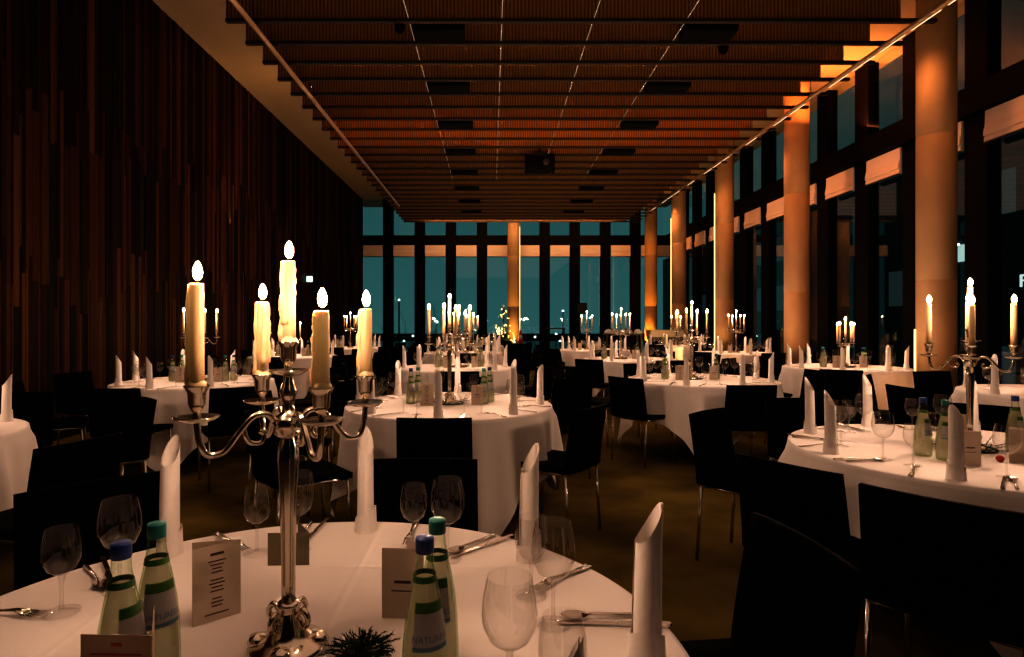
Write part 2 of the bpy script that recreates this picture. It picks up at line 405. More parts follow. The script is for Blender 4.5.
# ------------------------------------------------------------------ columns
def column(x, y, label, led=None):
    t = thing('concrete_column', label, 'column', (x, y, 0), 0, 'round concrete columns')
    m = MB(); r = 0.225
    prof = [(r, 0.0)]
    for k in range(1, 4): prof += [(r, k*1.9-0.006), (r-0.006, k*1.9), (r, k*1.9+0.006)]
    prof.append((r, ZS))
    part('shaft', MB().lathe(prof, 40), M['concrete'], t)
    if led is not None:
        a, z0, z1 = led
        s = MB().box((math.cos(a)*(r+0.012), math.sin(a)*(r+0.012), (z0+z1)/2), (0.016, 0.016, z1-z0))
        part('light_strip', s, M['led_col'], t)
cy = [7.96, 11.6, 15.2, 18.9, 22.2]
CN = ['nearest of the window row, toward the right edge', 'second of the window row, behind the window-side tables', 'third of the window row, glowing along its left edge',
      'fourth of the window row, beside the sideboard', 'last of the window row, glowing orange near its foot']
column(5.9, cy[0], 'tall round concrete column, ' + CN[0], (R(158), 0.62, 1.25))
column(5.9, cy[1], 'tall round concrete column, ' + CN[1])
column(5.9, cy[2], 'tall round concrete column, ' + CN[2], (R(170), 0.3, 4.6))
column(5.9, cy[3], 'tall round concrete column, ' + CN[3], (R(172), 0.3, 4.6))
column(5.9, cy[4], 'tall round concrete column, ' + CN[4])
column(0.825, 22.5, 'slim concrete column against the far glass wall beside the fir tree', (R(-5), 0.3, 4.9))

# ------------------------------------------------------------------ hung canopy
XA, XM, XBAR = -3.2, 4.93, 5.36
pm = MB().box(((XA+XM)/2, 0, 0.25), (XM-XA, 0.02, 0.42)).mesh('mesh_panel', M['mesh'])
bm_ = MB().box(((XA+XBAR)/2, 0, 0.02), (XBAR-XA, 0.06, 0.04)).mesh('bottom_bar', M['bar'])
by = [7.24 + 0.585*k for k in range(-3, 26)]
for k, y in enumerate(by):
    t = thing('ceiling_baffle', 'hanging copper mesh ceiling baffle, %s row from the camera' % ORD[k], 'ceiling baffle', (0, y, ZC), 0, 'copper mesh baffles of the hung ceiling')
    obj('mesh_panel', pm, t); obj('bottom_bar', bm_, t)
ylen = by[-1] - by[0]
def rail(name, label, x, z, y1, lit):
    t = thing(name, label, 'rail', (x, 0, z))
    part('tube', MB().tube([(0, 4.5, 0), (0, y1, 0)], 0.032, 10), M['rail'], t)
    hk = [9.4, 12.6, 15.8, y1-0.3]
    for y in hk:
        m = MB()
        for q in range(4):
            a = 0.03 + q*0.035
            pts = [(0.013*math.cos(u)*(q % 2), y+0.013*math.cos(u)*((q+1) % 2), a+0.024*math.sin(u)) for u in [2*PI*e/10 for e in range(11)]]
            m.tube(pts, 0.004, 5)
        m.tube([(0, y, 0.14), (0, y, 1.235)], 0.005, 5)
        m.tube([(0.036*math.cos(u), y, 0.036*math.sin(u)) for u in [2*PI*e/12 for e in range(13)]], 0.006, 5)
        part('hook_chain', m, M['chrome'], t)
    if lit:
        y = by[0] + 0.05
        k = 0
        while y < y1 - 0.7:
            part('light_strip', MB().box((0.034, y+0.25, -0.014), (0.010, 0.48, 0.014)), M['led'], t)
            y += 0.585 if k not in (5, 7, 8, 11, 12, 15, 16) else 1.17; k += 1
rail('lighting_tube', 'long slim bronze tube chained under the left edge of the hung ceiling', -0.807*3.5, CAMZ+3.5, 18.3, False)
rail('lighting_tube', 'long dark tube with light strips under the right edge of the hung ceiling', 1.428*3.5, CAMZ+3.5, 19.2, True)
LN = ['left of the middle', 'along the middle', 'right of the middle', 'nearest the window side']
for (q, nm) in zip((-0.285, 0.036, 0.352, 0.672), LN):
    o = obj('steel_cable', MB().tube([(q*3.52, 5.4, 0), (q*3.52, 15.5, 0)], 0.005, 6).mesh('steel_cable', M['cable']), None, (0, 0, CAMZ+3.655))
    tag(o, 'thin steel cable with painted glint threaded through the ceiling baffles, %s' % nm, 'cable', 'steel cables through the baffles')
M['bronze'] = principled('unit_front_bronze', (0.018, 0.011, 0.006), 0.6, 0.0, noise=0.1)
bx_front = MB().box((0, -0.16, 0.15), (0.64, 0.02, 0.18)).mesh('front_panel', M['bronze'])
bx_body = MB().box((0, 0.0, 0.10), (0.64, 0.30, 0.24)).mesh('housing', M['black'])
for x, side in ((-0.66, 'left'), (2.72, 'right')):
    for k in range(8):
        y = 7.533 + 1.755*k
        t = thing('ceiling_speaker', 'flat black ceiling unit between the baffles, %s row, %s from the camera' % (side, ORD[k]), 'ceiling unit', (x, y, ZC), 0, 'flat black units in the ceiling')
        obj('housing', bx_body, t); obj('front_panel', bx_front, t)
for x, y, lb in ((3.05, 7.9, 'small dark dome detector on the baffles right of the right unit row'), (-1.12, 7.33, 'small dark dome detector above the left row of ceiling units')):
    t = thing('ceiling_detector', lb, 'detector', (x, y, ZC+0.02))
    part('dome', MB().lathe([(0.0, -0.11), (0.035, -0.10), (0.06, -0.06), (0.065, 0.0)], 16), M['black'], t)
    part('mount', MB().lathe([(0.075, 0.0), (0.075, 0.03)], 16), M['grey'], t)
# projector hung under the canopy
t = thing('ceiling_projector', 'black projector hanging below the middle of the baffled ceiling', 'projector', (1.04, 13.0, ZC))
bevel(part('body', MB().box((0, 0, -0.22), (0.56, 0.50, 0.26)), M['black'], t), 0.03)
part('lens', MB().tube([(0.12, -0.25, -0.22), (0.12, -0.31, -0.22)], [0.08, 0.07], 16), M['grey'], t)
part('mount', MB().box((0, 0, -0.03), (0.30, 0.30, 0.10)).tube([(0, 0, 0), (0, 0, 0.3)], 0.03, 10), M['grey'], t)
for s in (-1, 1): part('bracket', MB().box((s*0.30, 0, -0.2), (0.03, 0.30, 0.38)), M['black'], t)

# exit sign on the left wall
t = thing('exit_sign', 'small glowing white escape sign on the dark left wall', 'sign', (XL+0.03, 16.5, CAMZ+1.14))
part('housing', MB().box((0.02, 0, 0), (0.06, 0.42, 0.20)), M['grey'], t)
part('lit_face', MB().box((0.02, -0.215, 0), (0.16, 0.012, 0.15)), M['exit'], t)

# ------------------------------------------------------------------ furniture proto meshes
def chair_meshes():
    d = {}
    s = MB(); n = 7
    def slab(fn_top, th_fn, nu, nv):
        m = MB(); top = []; bot = []
        for j in range(nv+1):
            for i in range(nu+1):
                u = i/nu; v = j/nv
                p, nrm = fn_top(u, v); t = th_fn(u, v)
                top.append(p + nrm*t/2); bot.append(p - nrm*t/2)
        W = nu+1; K = W*(nv+1); fs = []
        for j in range(nv):
            for i in range(nu):
                a = j*W+i; fs.append((a, a+1, a+1+W, a+W)); fs.append((K+a+W, K+a+1+W, K+a+1, K+a))
        for i in range(nu):
            fs.append((i+1, i, K+i, K+i+1)); a = nv*W+i; fs.append((a, a+1, K+a+1, K+a))
        for j in range(nv):
            a = j*W; fs.append((a, a+W, K+a+W, K+a)); a = j*W+nu; fs.append((a+W, a, K+a, K+a+W))
        m.add(top+bot, fs, True); return m
    def seat(u, v):
        x = (u-0.5)*0.43; y = (v-0.5)*0.44
        return Vector((x, y, 0.455 - 0.012*(1-(2*u-1)**2)*(1-(2*v-1)**2) - 0.02*max(0, v-0.85)/0.15*0.5)), Vector((0, 0, 1))
    d['seat'] = slab(seat, lambda u, v: 0.035, 8, 8).mesh('seat', M['chair'])
    def back(u, v):
        z = 0.44 + v*0.385; y = -0.215 - 0.055*v**1.3 - 0.022*(1-(2*u-1)**2)
        x = (u-0.5)*(0.425 - 0.01*v)
        return Vector((x, y, z)), Vector((0, 1, 0.12)).normalized()
    d['backrest'] = slab(back, lambda u, v: 0.03-0.008*v, 8, 10).mesh('backrest', M['chair'])
    d['frame'] = MB().tube([(-0.20, -0.21, 0.43), (-0.20, 0.19, 0.43), (0.20, 0.19, 0.43), (0.20, -0.21, 0.43), (-0.20, -0.21, 0.43)], 0.011, 8).mesh('seat_frame', M['chrome'])
    for k, (sx, sy) in enumerate(((-1, -1), (1, -1), (-1, 1), (1, 1))):
        d['leg%d' % k] = MB().tube([(sx*0.20, sy*0.20-0.005, 0.43), (sx*0.205, sy*0.225-0.005, 0.0)], 0.010, 8).mesh('leg', M['chrome'])
    return d
CH = chair_meshes()
CHPOS = []
def make_chair(x, y, face, label):
    CHPOS.append((x, y))
    t = thing('dining_chair', label, 'chair', (x, y, 0), R(face) - PI/2, 'black dining chairs around the round tables')
    obj('seat', CH['seat'], t); obj('backrest', CH['backrest'], t); obj('seat_frame', CH['frame'], t)
    for k in range(4): obj('leg', CH['leg%d' % k], t)
    return t

def cloth_mesh(seed, corner):
    r = random.Random(seed); n = 160; Rt = 0.742
    ph = [r.uniform(0, 6.28) for _ in range(4)]
    m = MB(); vs = [(0, 0, 0.008)]; fs = []
    rows = []
    for rr in (0.25, 0.5, 0.68, 0.73): rows.append([(rr, 0.008)] * n)
    rows.append([(0.742, 0.004)] * n)
    T = [0.03, 0.08, 0.16, 0.26, 0.38, 0.5, 0.62, 0.75, 0.88, 1.0]
    for t in T:
        row = []
        for i in range(n):
            a = 2*PI*i/n; b = a - R(corner)
            c = abs(math.cos(b - PI/4)); s = abs(math.sin(b - PI/4))
            dist = min(1.10/max(c, s), 1.44); hang = dist - Rt
            k = max(0.0, math.cos(4*b))**3
            rip = 0.75*(1-2*abs(math.sin(5*b+PI/4+0.5*math.sin(3*a+ph[2])))**0.7) + 0.35*math.cos(7*a+ph[1]+0.4*math.sin(3*a+ph[2])) + 0.30*math.cos(20*a+ph[3]+0.6*math.sin(5*a))
            out = 0.016 + hang*t*0.09 + 0.070*rip*t**0.7*min(1, hang/0.5) + 0.05*k*t
            row.append((Rt + out*min(1, t*6), -hang*t))
        rows.append(row)
    for row in rows:
        for i, (rr, z) in enumerate(row):
            a = 2*PI*i/n; vs.append((rr*math.cos(a), rr*math.sin(a), z))
    for i in range(n): fs.append((0, 1+i, 1+(i+1) % n))
    for k in range(len(rows)-1):
        for i in range(n):
            j = (i+1) % n; fs.append((1+k*n+i, 1+(k+1)*n+i, 1+(k+1)*n+j, 1+k*n+j))
    m.add(vs, fs); return m.mesh('tablecloth', M['cloth'])
TBL = {'top': MB().lathe([(0.0, -0.03), (0.72, -0.03), (0.735, -0.02), (0.735, 0.0), (0.0, 0.0)], 48).mesh('tabletop', M['wood']),
       'col': MB().lathe([(0.05, 0.03), (0.04, 0.2), (0.04, 0.71)], 16).mesh('pedestal', M['black']),
       'base': MB().lathe([(0.28, 0.0), (0.28, 0.015), (0.06, 0.04)], 32).mesh('foot_plate', M['black'])}

def napkin_mesh(seed, h=0.29):
    r = random.Random(seed); m = MB(); n = 44
    turns = 1.45; zs = [0, 0.05, 0.10, 0.2, 0.4, 0.6, 0.8, 1.0]
    pk = r.uniform(-0.3, 0.3)
    vs = []; fs = []
    for j, q in enumerate(zs):
        for i in range(n+1):
            u = i/n; a = u*turns*2*PI
            d = (math.cos(a - pk)+1)/2           # tall side / low side
            top = h*(0.76 + 0.24*d**1.4) * (1 - 0.05*max(0, u-0.7))
            rad = 0.0225 + 0.005*u
            tp = 1 - 0.07*q + (0.10 if q == 0 else 0.05 if q <= 0.05 else 0)
            lean = 0.004*q*q
            vs.append((rad*tp*math.cos(a) + lean, rad*tp*0.92*math.sin(a), top*q))
    W = n+1
    for j in range(len(zs)-1):
        for i in range(n): fs.append((j*W+i, j*W+i+1, (j+1)*W+i+1, (j+1)*W+i))
    m.add(vs, fs)
    cuff = []; cf = []; nn = 28                  # turned-up hem around the foot
    for j, (rr, z) in enumerate(((0.034, 0.0), (0.0325, 0.03), (0.031, 0.0))):
        for i in range(nn):
            a = 2*PI*i/nn; zz = z if j == 0 else (0.055 + 0.016*math.cos(a+1+pk*3) if j == 2 else 0.03)
            cuff.append((rr*math.cos(a), rr*0.94*math.sin(a), zz))
    for j in range(2):
        for i in range(nn): cf.append((j*nn+i, j*nn+(i+1) % nn, (j+1)*nn+(i+1) % nn, (j+1)*nn+i))
    m.add(cuff, cf)
    return m.mesh('rolled_napkin', M['napkin'])
NAP = [napkin_mesh(k, 0.285 + 0.006*(k % 4)) for k in range(5)]

def glass_parts(H, rb, n=24):
    st = H*0.44
    bowl = [(0.0, st), (rb*0.35, st+0.004), (rb*0.72, st+H*0.08), (rb*0.96, st+H*0.19), (rb, st+H*0.27), (rb*0.95, st+H*0.40), (rb*0.80, H)]
    wine = MB().lathe(bowl, n, cap=False)
    stem = MB().lathe([(0.006, 0.006), (0.0038, 0.02), (0.0036, st-0.02), (0.007, st)], 10, cap=False)
    foot = MB().lathe([(0.034, 0.0), (0.035, 0.002), (0.012, 0.005), (0.006, 0.008), (0.0, 0.008)], n, cap=False)
    one = MB().lathe(bowl, 16, cap=False).lathe([(0.006, 0.006), (0.0038, 0.02), (0.0036, st-0.02), (0.007, st)], 8, cap=False).lathe([(0.034, 0.0), (0.035, 0.002), (0.012, 0.005), (0.0, 0.008)], 16, cap=False)
    return {'bowl': wine.mesh('bowl', M['glass']), 'stem': stem.mesh('stem', M['glass']), 'foot': foot.mesh('foot', M['glass']), 'one': one.mesh('wine_glass', M['glass'])}
GL = {'large': glass_parts(0.205, 0.044), 'small': glass_parts(0.175, 0.036)}

def knife_mesh():
    hd = MB().plate([(0, -0.006), (0.10, -0.005), (0.10, 0.005), (0, 0.006), (-0.004, 0)], 0.003, 0.0085)
    bl = MB().plate([(0.10, -0.004), (0.12, -0.009), (0.19, -0.0095), (0.215, -0.005), (0.222, 0.003), (0.10, 0.004)], 0.004, 0.006)
    return hd.mesh('handle', M['steel']), bl.mesh('blade', M['steel'])
KN = knife_mesh()
def fork_mesh():
    m = MB()
    path = [(0, 0.003), (0.05, 0.004), (0.11, 0.010), (0.135, 0.012), (0.155, 0.008)]
    wid = [0.010, 0.0075, 0.0035, 0.006, 0.0125]
    vs = []; fs = []
    for (x, z), w in zip(path, wid):
        vs += [(x, -w, z), (x, w, z), (x, w, z+0.003), (x, -w, z+0.003)]
    for k in range(len(path)-1):
        for i in range(4): fs.append((4*k+i, 4*k+(i+1) % 4, 4*k+4+(i+1) % 4, 4*k+4+i))
    fs += [(3, 2, 1, 0), tuple(range(len(vs)-4, len(vs)))]
    m.add(vs, fs, True)
    for q in range(4):
        yy = -0.0105 + 0.007*q
        m.tube([(0.153, yy, 0.0095), (0.175, yy*1.02, 0.0065), (0.200, yy, 0.010)], [0.0022, 0.0018, 0.0010], 6)
    return m.mesh('fork', M['steel'])
FK = fork_mesh()
def spoon_mesh():
    m = MB()
    m.tube([(0, 0, 0.004), (0.06, 0, 0.006), (0.12, 0, 0.010), (0.14, 0, 0.008)], [0.006, 0.0045, 0.003, 0.004], 8)
    vs = []; fs = []; n = 16; rings = 4
    for k in range(rings+1):
        q = k/rings
        for i in range(n):
            a = 2*PI*i/n; vs.append((0.155+0.028*q*math.cos(a), 0.018*q*math.sin(a), 0.003+0.007*q*q))
    for k in range(rings):
        for i in range(n): fs.append((k*n+i, k*n+(i+1) % n, (k+1)*n+(i+1) % n, (k+1)*n+i))
    m.add(vs, fs); return m.mesh('spoon', M['steel'])
SP = spoon_mesh()

def bottle_meshes():
    d = {}
    pr = [(0.0, 0.004), (0.030, 0.0), (0.036, 0.006), (0.037, 0.02), (0.0365, 0.05), (0.035, 0.09), (0.031, 0.13), (0.025, 0.165), (0.0185, 0.195), (0.0145, 0.218), (0.0135, 0.238)]
    d['body'] = MB().lathe(pr, 28, cap=False).mesh('body', M['bottle'])
    d['water'] = MB().lathe([(0.0, 0.008)] + [(r-0.0035, max(z, 0.008)) for r, z in pr[1:9]] + [(0.0, 0.195)], 24, cap=False).mesh('water', M['water'])
    def band(z0, z1, a0, a1, mat, name, off=0.0006):
        def rad(z):
            for (r0, q0), (r1, q1) in zip(pr[1:], pr[2:]):
                if q0 <= z <= q1: return r0 + (r1-r0)*(z-q0)/(q1-q0)
            return 0.0135
        m = MB(); vs = []; fs = []; nu, nv = 18, 6
        for j in range(nv+1):
            z = z0 + (z1-z0)*j/nv
            for i in range(nu+1):
                a = a0 + (a1-a0)*i/nu; r = rad(z) + off
                vs.append((r*math.cos(a), r*math.sin(a), z))
        for j in range(nv):
            for i in range(nu): fs.append((j*(nu+1)+i, j*(nu+1)+i+1, (j+1)*(nu+1)+i+1, (j+1)*(nu+1)+i))
        m.add(vs, fs); return m.mesh(name, mat)
    A0, A1 = R(-90-52), R(-90+52)
    d['label'] = band(0.100, 0.152, A0, A1, M['label'], 'label')
    d['stripe'] = band(0.094, 0.101, A0, A1, M['label_band'], 'label_stripe', 0.0012)
    d['green'] = band(0.150, 0.166, A0, A1, M['label_green'], 'label_leaf', 0.0012)
    d['neck'] = band(0.192, 0.202, 0, 2*PI, M['label_green'], 'neck_ring', 0.0008)
    cap = MB().lathe([(0.0140, 0.235), (0.0148, 0.237), (0.0148, 0.256), (0.014, 0.259), (0.0, 0.259)], 24)
    d['blue'] = cap.mesh('cap', M['cap_blue']); d['teal'] = cap.mesh('cap', M['cap_teal'])
    # word on the label, set as letters wrapped round the glass
    cu = bpy.data.curves.new('txt', 'FONT'); cu.body = 'NATURELL'; cu.size = 0.0135; cu.align_x = 'CENTER'; cu.extrude = 0.0
    to = bpy.data.objects.new('txt', cu); C.objects.link(to)
    bpy.context.view_layer.update()
    me = bpy.data.meshes.new_from_object(to.evaluated_get(bpy.context.evaluated_depsgraph_get()))
    bpy.data.objects.remove(to)
    for v in me.vertices:
        x, y = v.co.x, v.co.y; z = 0.108 + y; r = 0.0355 - (z-0.09)*0.095
        a = R(-90) + x/0.034
        v.co = ((r+0.0016)*math.cos(a), (r+0.0016)*math.sin(a), z)
    me.materials.clear(); me.materials.append(M['label_band']); me.name = 'label_word'
    d['word'] = me
    return d
BO = bottle_meshes()
def make_bottle(x, y, cap, label, near, rz):
    t = thing('water_bottle', label, 'bottle', (x, y, TT+0.008), rz, 'mineral water bottles on the tables')
    obj('body', BO['body'], t); obj('water', BO['water'], t); obj('cap', BO[cap], t)
    l = obj('label', BO['label'], t)
    if near:
        for k in ('stripe', 'green', 'word'): obj(BO[k].name.split('.')[0], BO[k], l)
        obj('neck_ring', BO['neck'], t)
    return t

def card_panel(w, h, lines, seed, mat, ink):
    r = random.Random(seed)
    p = MB().box((w/2, 0, h/2), (w, 0.0012, h)).mesh('panel', mat)
    tx = MB(); 
    for (z, wd, th) in lines: tx.box((w*0.5, -0.001, z), (wd, 0.0006, th))
    return p, (tx.mesh('printed_lines', ink) if lines else None)
MENU = card_panel(0.092, 0.152, [(0.134, 0.026, 0.005)] + [(0.120-0.0075*k, w, 0.0022) for k, w in enumerate((0.034, 0.026, 0.018, 0.022, 0, 0.024, 0.03, 0.022, 0.026, 0, 0.018, 0.024, 0.02, 0, 0.046)) if w], 1, M['card'], M['ink'])
TITLE = card_panel(0.085, 0.142, [(0.074, 0.034, 0.0055), (0.056, 0.046, 0.0022)], 2, M['card'], M['ink'])
PLAIN = card_panel(0.085, 0.142, [], 5, M['card'], M['ink'])
TAN = card_panel(0.105, 0.150, [(0.136, 0.016, 0.005), (0.122, 0.075, 0.0025), (0.112, 0.06, 0.0018)], 3, M['card_tan'], M['ink_red'])
M['card_shade'] = principled('card_in_painted_shade', (0.12, 0.105, 0.06), 0.7, noise=0.05)  # darkened to olive: the shade on the card is put into its colour
NAME = card_panel(0.100, 0.080, [(0.045, 0.022, 0.004)], 4, M['card_shade'], M['ink'])
def make_card(kind, x, y, ang, label, open_=50):
    P, Ln = kind
    t = thing('menu_card', label, 'card', (x, y, TT+0.0085), R(ang), 'folded cards on the tables')
    f = obj('front_panel', P, t)
    if Ln: obj('printed_lines', Ln, f)
    w = max(v.co.x for v in P.vertices)
    obj('back_panel', P, t, (w, 0.0, 0), PI - R(open_))
    return t

def garland_mesh(seed, r0, r1, cx=0.0, cy=0.0, a0=0, a1=2*PI, n=26, fine=1.0):
    r = random.Random(seed); m = MB()
    if r0 > 0: m.tube([((r0+r1)/2*math.cos(2*PI*i/24), (r0+r1)/2*math.sin(2*PI*i/24), 0.008) for i in range(25)], 0.005, 5)
    for _ in range(n):
        a = r.uniform(a0, a1); q = r.uniform(r0, r1)
        p = Vector((cx+q*math.cos(a), cy+q*math.sin(a), r.uniform(0.004, 0.018)))
        d = Vector((math.cos(a+r.uniform(-1.4, 1.4)), math.sin(a+r.uniform(-1.4, 1.4)), r.uniform(0.0, 0.55))).normalized()
        L = r.uniform(0.035, 0.06)*fine
        m.tube([p, p+d*L], [0.0018, 0.001], 4)
        for k in range(16):
            b = p + d*L*(k+1)/16
            s = d.cross(Vector((r.uniform(-1, 1), r.uniform(-1, 1), r.uniform(-.3, 1)))).normalized()
            e = (s*0.8 + d*0.6).normalized()*r.uniform(0.010, 0.016)*fine; wv = d.cross(s)*0.0013
            m.add([b-wv, b+wv, b+e], [(0, 1, 2)], False)
    return m.mesh('fir_garland', M['fir'])
GAR = [garland_mesh(k, 0.075, 0.125) for k in range(2)]

# candelabra
def candelabra_meshes():
    d = {}
    foot = [(0.0, 0.0), (0.070, 0.0), (0.072, 0.006), (0.066, 0.012), (0.048, 0.020), (0.040, 0.024), (0.034, 0.036), (0.026, 0.052), (0.020, 0.066), (0.018, 0.074), (0.022, 0.080), (0.018, 0.086)]
    fm = MB().lathe(foot, 28)
    for k in range(4):
        a = PI/4 + k*PI/2 + 0.2
        fm.lathe([(0.0, 0.0), (0.014, 0.004), (0.019, 0.014), (0.014, 0.025), (0.0, 0.029)], 12, (0.055*math.cos(a), 0.055*math.sin(a), 0.0))
    d['foot'] = fm.mesh('foot', M['silver'])
    d['scroll'] = [MB().tube(spline([(0.016, 0, 0.06), (0.034, 0, 0.075), (0.046, 0, 0.06), (0.036, 0, 0.045), (0.026, 0, 0.056)]), 0.0055, 8).mesh('foot_scroll', M['silver'])]
    fl = lambda a, k: 1 - 0.06*(0.5+0.5*math.cos(12*a))
    d['stem'] = MB().lathe([(0.012, 0.086), (0.0125, 0.12), (0.0135, 0.20), (0.016, 0.29), (0.0195, 0.345), (0.018, 0.372), (0.010, 0.395), (0.009, 0.40)], 48, wob=fl).mesh('stem', M['silver'])
    d['hub'] = MB().lathe([(0.009, 0.385), (0.020, 0.392), (0.026, 0.405), (0.030, 0.418), (0.022, 0.428), (0.012, 0.434), (0.010, 0.45), (0.013, 0.462), (0.017, 0.472), (0.012, 0.484), (0.009, 0.495), (0.010, 0.503)], 24).mesh('hub', M['silver'])
    plate = [(0.0, -0.006), (0.010, -0.006), (0.026, -0.003), (0.036, 0.003), (0.037, 0.005), (0.024, 0.002), (0.009, 0.003)]
    cup = [(0.007, 0.002), (0.006, 0.012), (0.010, 0.018), (0.014, 0.026), (0.015, 0.045), (0.020, 0.055), (0.021, 0.057), (0.0155, 0.055), (0.0, 0.053)]
    d['plate'] = MB().lathe(plate, 24, cap=False).mesh('drip_plate', M['silver']); d['cup'] = MB().lathe(cup, 20, cap=False).mesh('candle_cup', M['silver'])
    m = MB()
    m.tube(spline([(0.018, 0, 0.408), (0.036, 0, 0.432), (0.062, 0, 0.432), (0.088, 0, 0.405), (0.112, 0, 0.376), (0.138, 0, 0.374), (0.150, 0, 0.396), (0.155, 0, 0.432)]), 0.0058, 8)
    m.tube(spline([(0.066, 0, 0.430), (0.078, 0, 0.412), (0.070, 0, 0.388), (0.050, 0, 0.384), (0.043, 0, 0.398), (0.052, 0, 0.405)]), 0.0045, 8)
    d['arm'] = m.mesh('arm', M['silver'])
    return d
CD = candelabra_meshes()
FL = MB().lathe([(0.0, 0.0), (0.0034, 0.001), (0.0064, 0.006), (0.0076, 0.012), (0.0074, 0.019), (0.0058, 0.026), (0.0036, 0.031), (0.0018, 0.034), (0.0, 0.0355)], 14).mesh('flame', M['flame'])
WK = MB().tube([(0, 0, -0.004), (0.0008, 0, 0.006), (0.002, 0, 0.010)], 0.0010, 6).mesh('wick', M['wick'])
def candle_mesh(L, r, seed, drip):
    rn = random.Random(seed); m = MB(); n = 20
    prof = [(r*1.06, -L), (r*1.02, -L*0.6), (r*1.0, -L*0.25), (r*0.97, -0.006), (r*0.92, -0.001), (r*0.75, -0.001), (r*0.35, -0.004), (0.0, -0.005)]
    ph = rn.uniform(0, 6)
    m.lathe(prof, n, wob=(lambda a, k: 1 + 0.05*math.sin(2*a+ph)*(drip > 0)*(1 if k < 4 else 0.3)))
    dm = None
    if drip:
        dm = MB()
        for q in range(drip):
            a = rn.uniform(0, 6.28) if q else (PI if seed % 2 else PI*0.95)
            L2 = rn.uniform(0.4, 0.95)*L if q else L*0.96; k = 10
            pts = []; rs = []
            for i in range(k+1):
                t = i/k; z = -0.003 - L2*t
                pts.append(((r*1.0)*math.cos(a+0.10*math.sin(5*t+q)), (r*1.0)*math.sin(a+0.10*math.sin(5*t+q)), z))
                rs.append((0.0022 + 0.0035*abs(math.sin(9*t+q+seed)))*(0.7+0.6*t) if i else 0.0016)
            dm.tube(pts, rs, 7)
        dm.lathe([(r*1.0, -L+0.012), (r*1.28, -L+0.006), (r*1.36, -L+0.001), (r*1.0, -L)], 14, cap=False, wob=lambda a, k: 1+0.10*math.sin(3*a+ph))
        dm = dm.mesh('wax_drips', M['wax'])
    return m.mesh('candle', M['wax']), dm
CANDLE = {}
ARMN = ['right', 'back', 'left', 'front']
def arm_name(a):
    a %= 360
    return ARMN[int(((a+45) % 360)//90)]
LAMPC = (1.0, 0.62, 0.43); CW = 6.5
def point(x, y, z, w, r=0.02):
    l = bpy.data.lights.new('candle_light', 'POINT'); l.energy = w; l.color = LAMPC; l.shadow_soft_size = r
    o = bpy.data.objects.new('candle_light', l); C.objects.link(o); o.location = (x, y, z)
def candelabra(x, y, rot, T, lens, rc, sc=1.0, drip=0, near=False, P=1.0):
    t = thing('candelabra', 'five-armed silver candelabra with lit candles on %s' % T, 'candelabra', (x, y, TT+0.0085), R(rot), 'silver candelabras on the tables')
    t['label'] = 'silver candelabra with five lit candles on %s' % T
    t.scale = (sc, sc, sc)
    obj('foot', CD['foot'], t); obj('stem', CD['stem'], t); obj('hub', CD['hub'], t)
    if near:
        for k in range(4): obj('foot_scroll', CD['scroll'][0], t, (0, 0, 0), k*PI/2 + 0.5)
    obj('drip_plate', CD['plate'], t, (0, 0, 0.507)); obj('candle_cup', CD['cup'], t, (0, 0, 0.507))
    z0 = TT + 0.0085
    tips = [(x, y, z0 + sc*(0.507+0.054), 'centre')]
    for k in range(4):
        a = R(k*90)
        ar = obj('arm', CD['arm'], t, (0, 0, 0), a)
        obj('drip_plate', CD['plate'], ar, (0.155, 0, 0.436)); obj('candle_cup', CD['cup'], ar, (0.155, 0, 0.436))
        aa = R(rot) + a
        tips.append((x+sc*0.155*math.cos(aa), y+sc*0.155*math.sin(aa), z0+sc*(0.436+0.054), arm_name(rot+k*90)))
    cx = cyy = cz = 0
    for i, (a, b, c, nm) in enumerate(tips):
        L = lens[i % len(lens)]
        key = (round(L, 3), rc, drip and (drip, i))
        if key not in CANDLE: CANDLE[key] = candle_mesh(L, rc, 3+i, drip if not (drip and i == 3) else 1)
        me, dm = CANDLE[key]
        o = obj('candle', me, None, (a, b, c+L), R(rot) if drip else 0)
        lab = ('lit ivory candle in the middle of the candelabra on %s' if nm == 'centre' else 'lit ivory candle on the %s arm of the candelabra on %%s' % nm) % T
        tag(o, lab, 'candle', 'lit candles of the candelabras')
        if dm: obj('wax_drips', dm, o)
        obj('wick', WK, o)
        f = obj('flame', FL, o, (0.0015, 0, 0.004)); 
        if rc < 0.012: f.scale = (1.25, 1.25, 1.05)
        else: f.scale = (1.02, 1.02, 0.92)
        if near: point(a, b, c+L+0.022, P*CW, 0.008)
        cx += a/5; cyy += b/5; cz += (c+L)/5
    if not near: point(cx, cyy, cz+0.03, P*CW*5, 0.05)

# ------------------------------------------------------------------ table layout
DIRW = ['right', 'far right', 'far', 'far left', 'left', 'near left', 'near', 'near right']
def dirw(a): return DIRW[int(((a + 22.5) % 360)//45)]
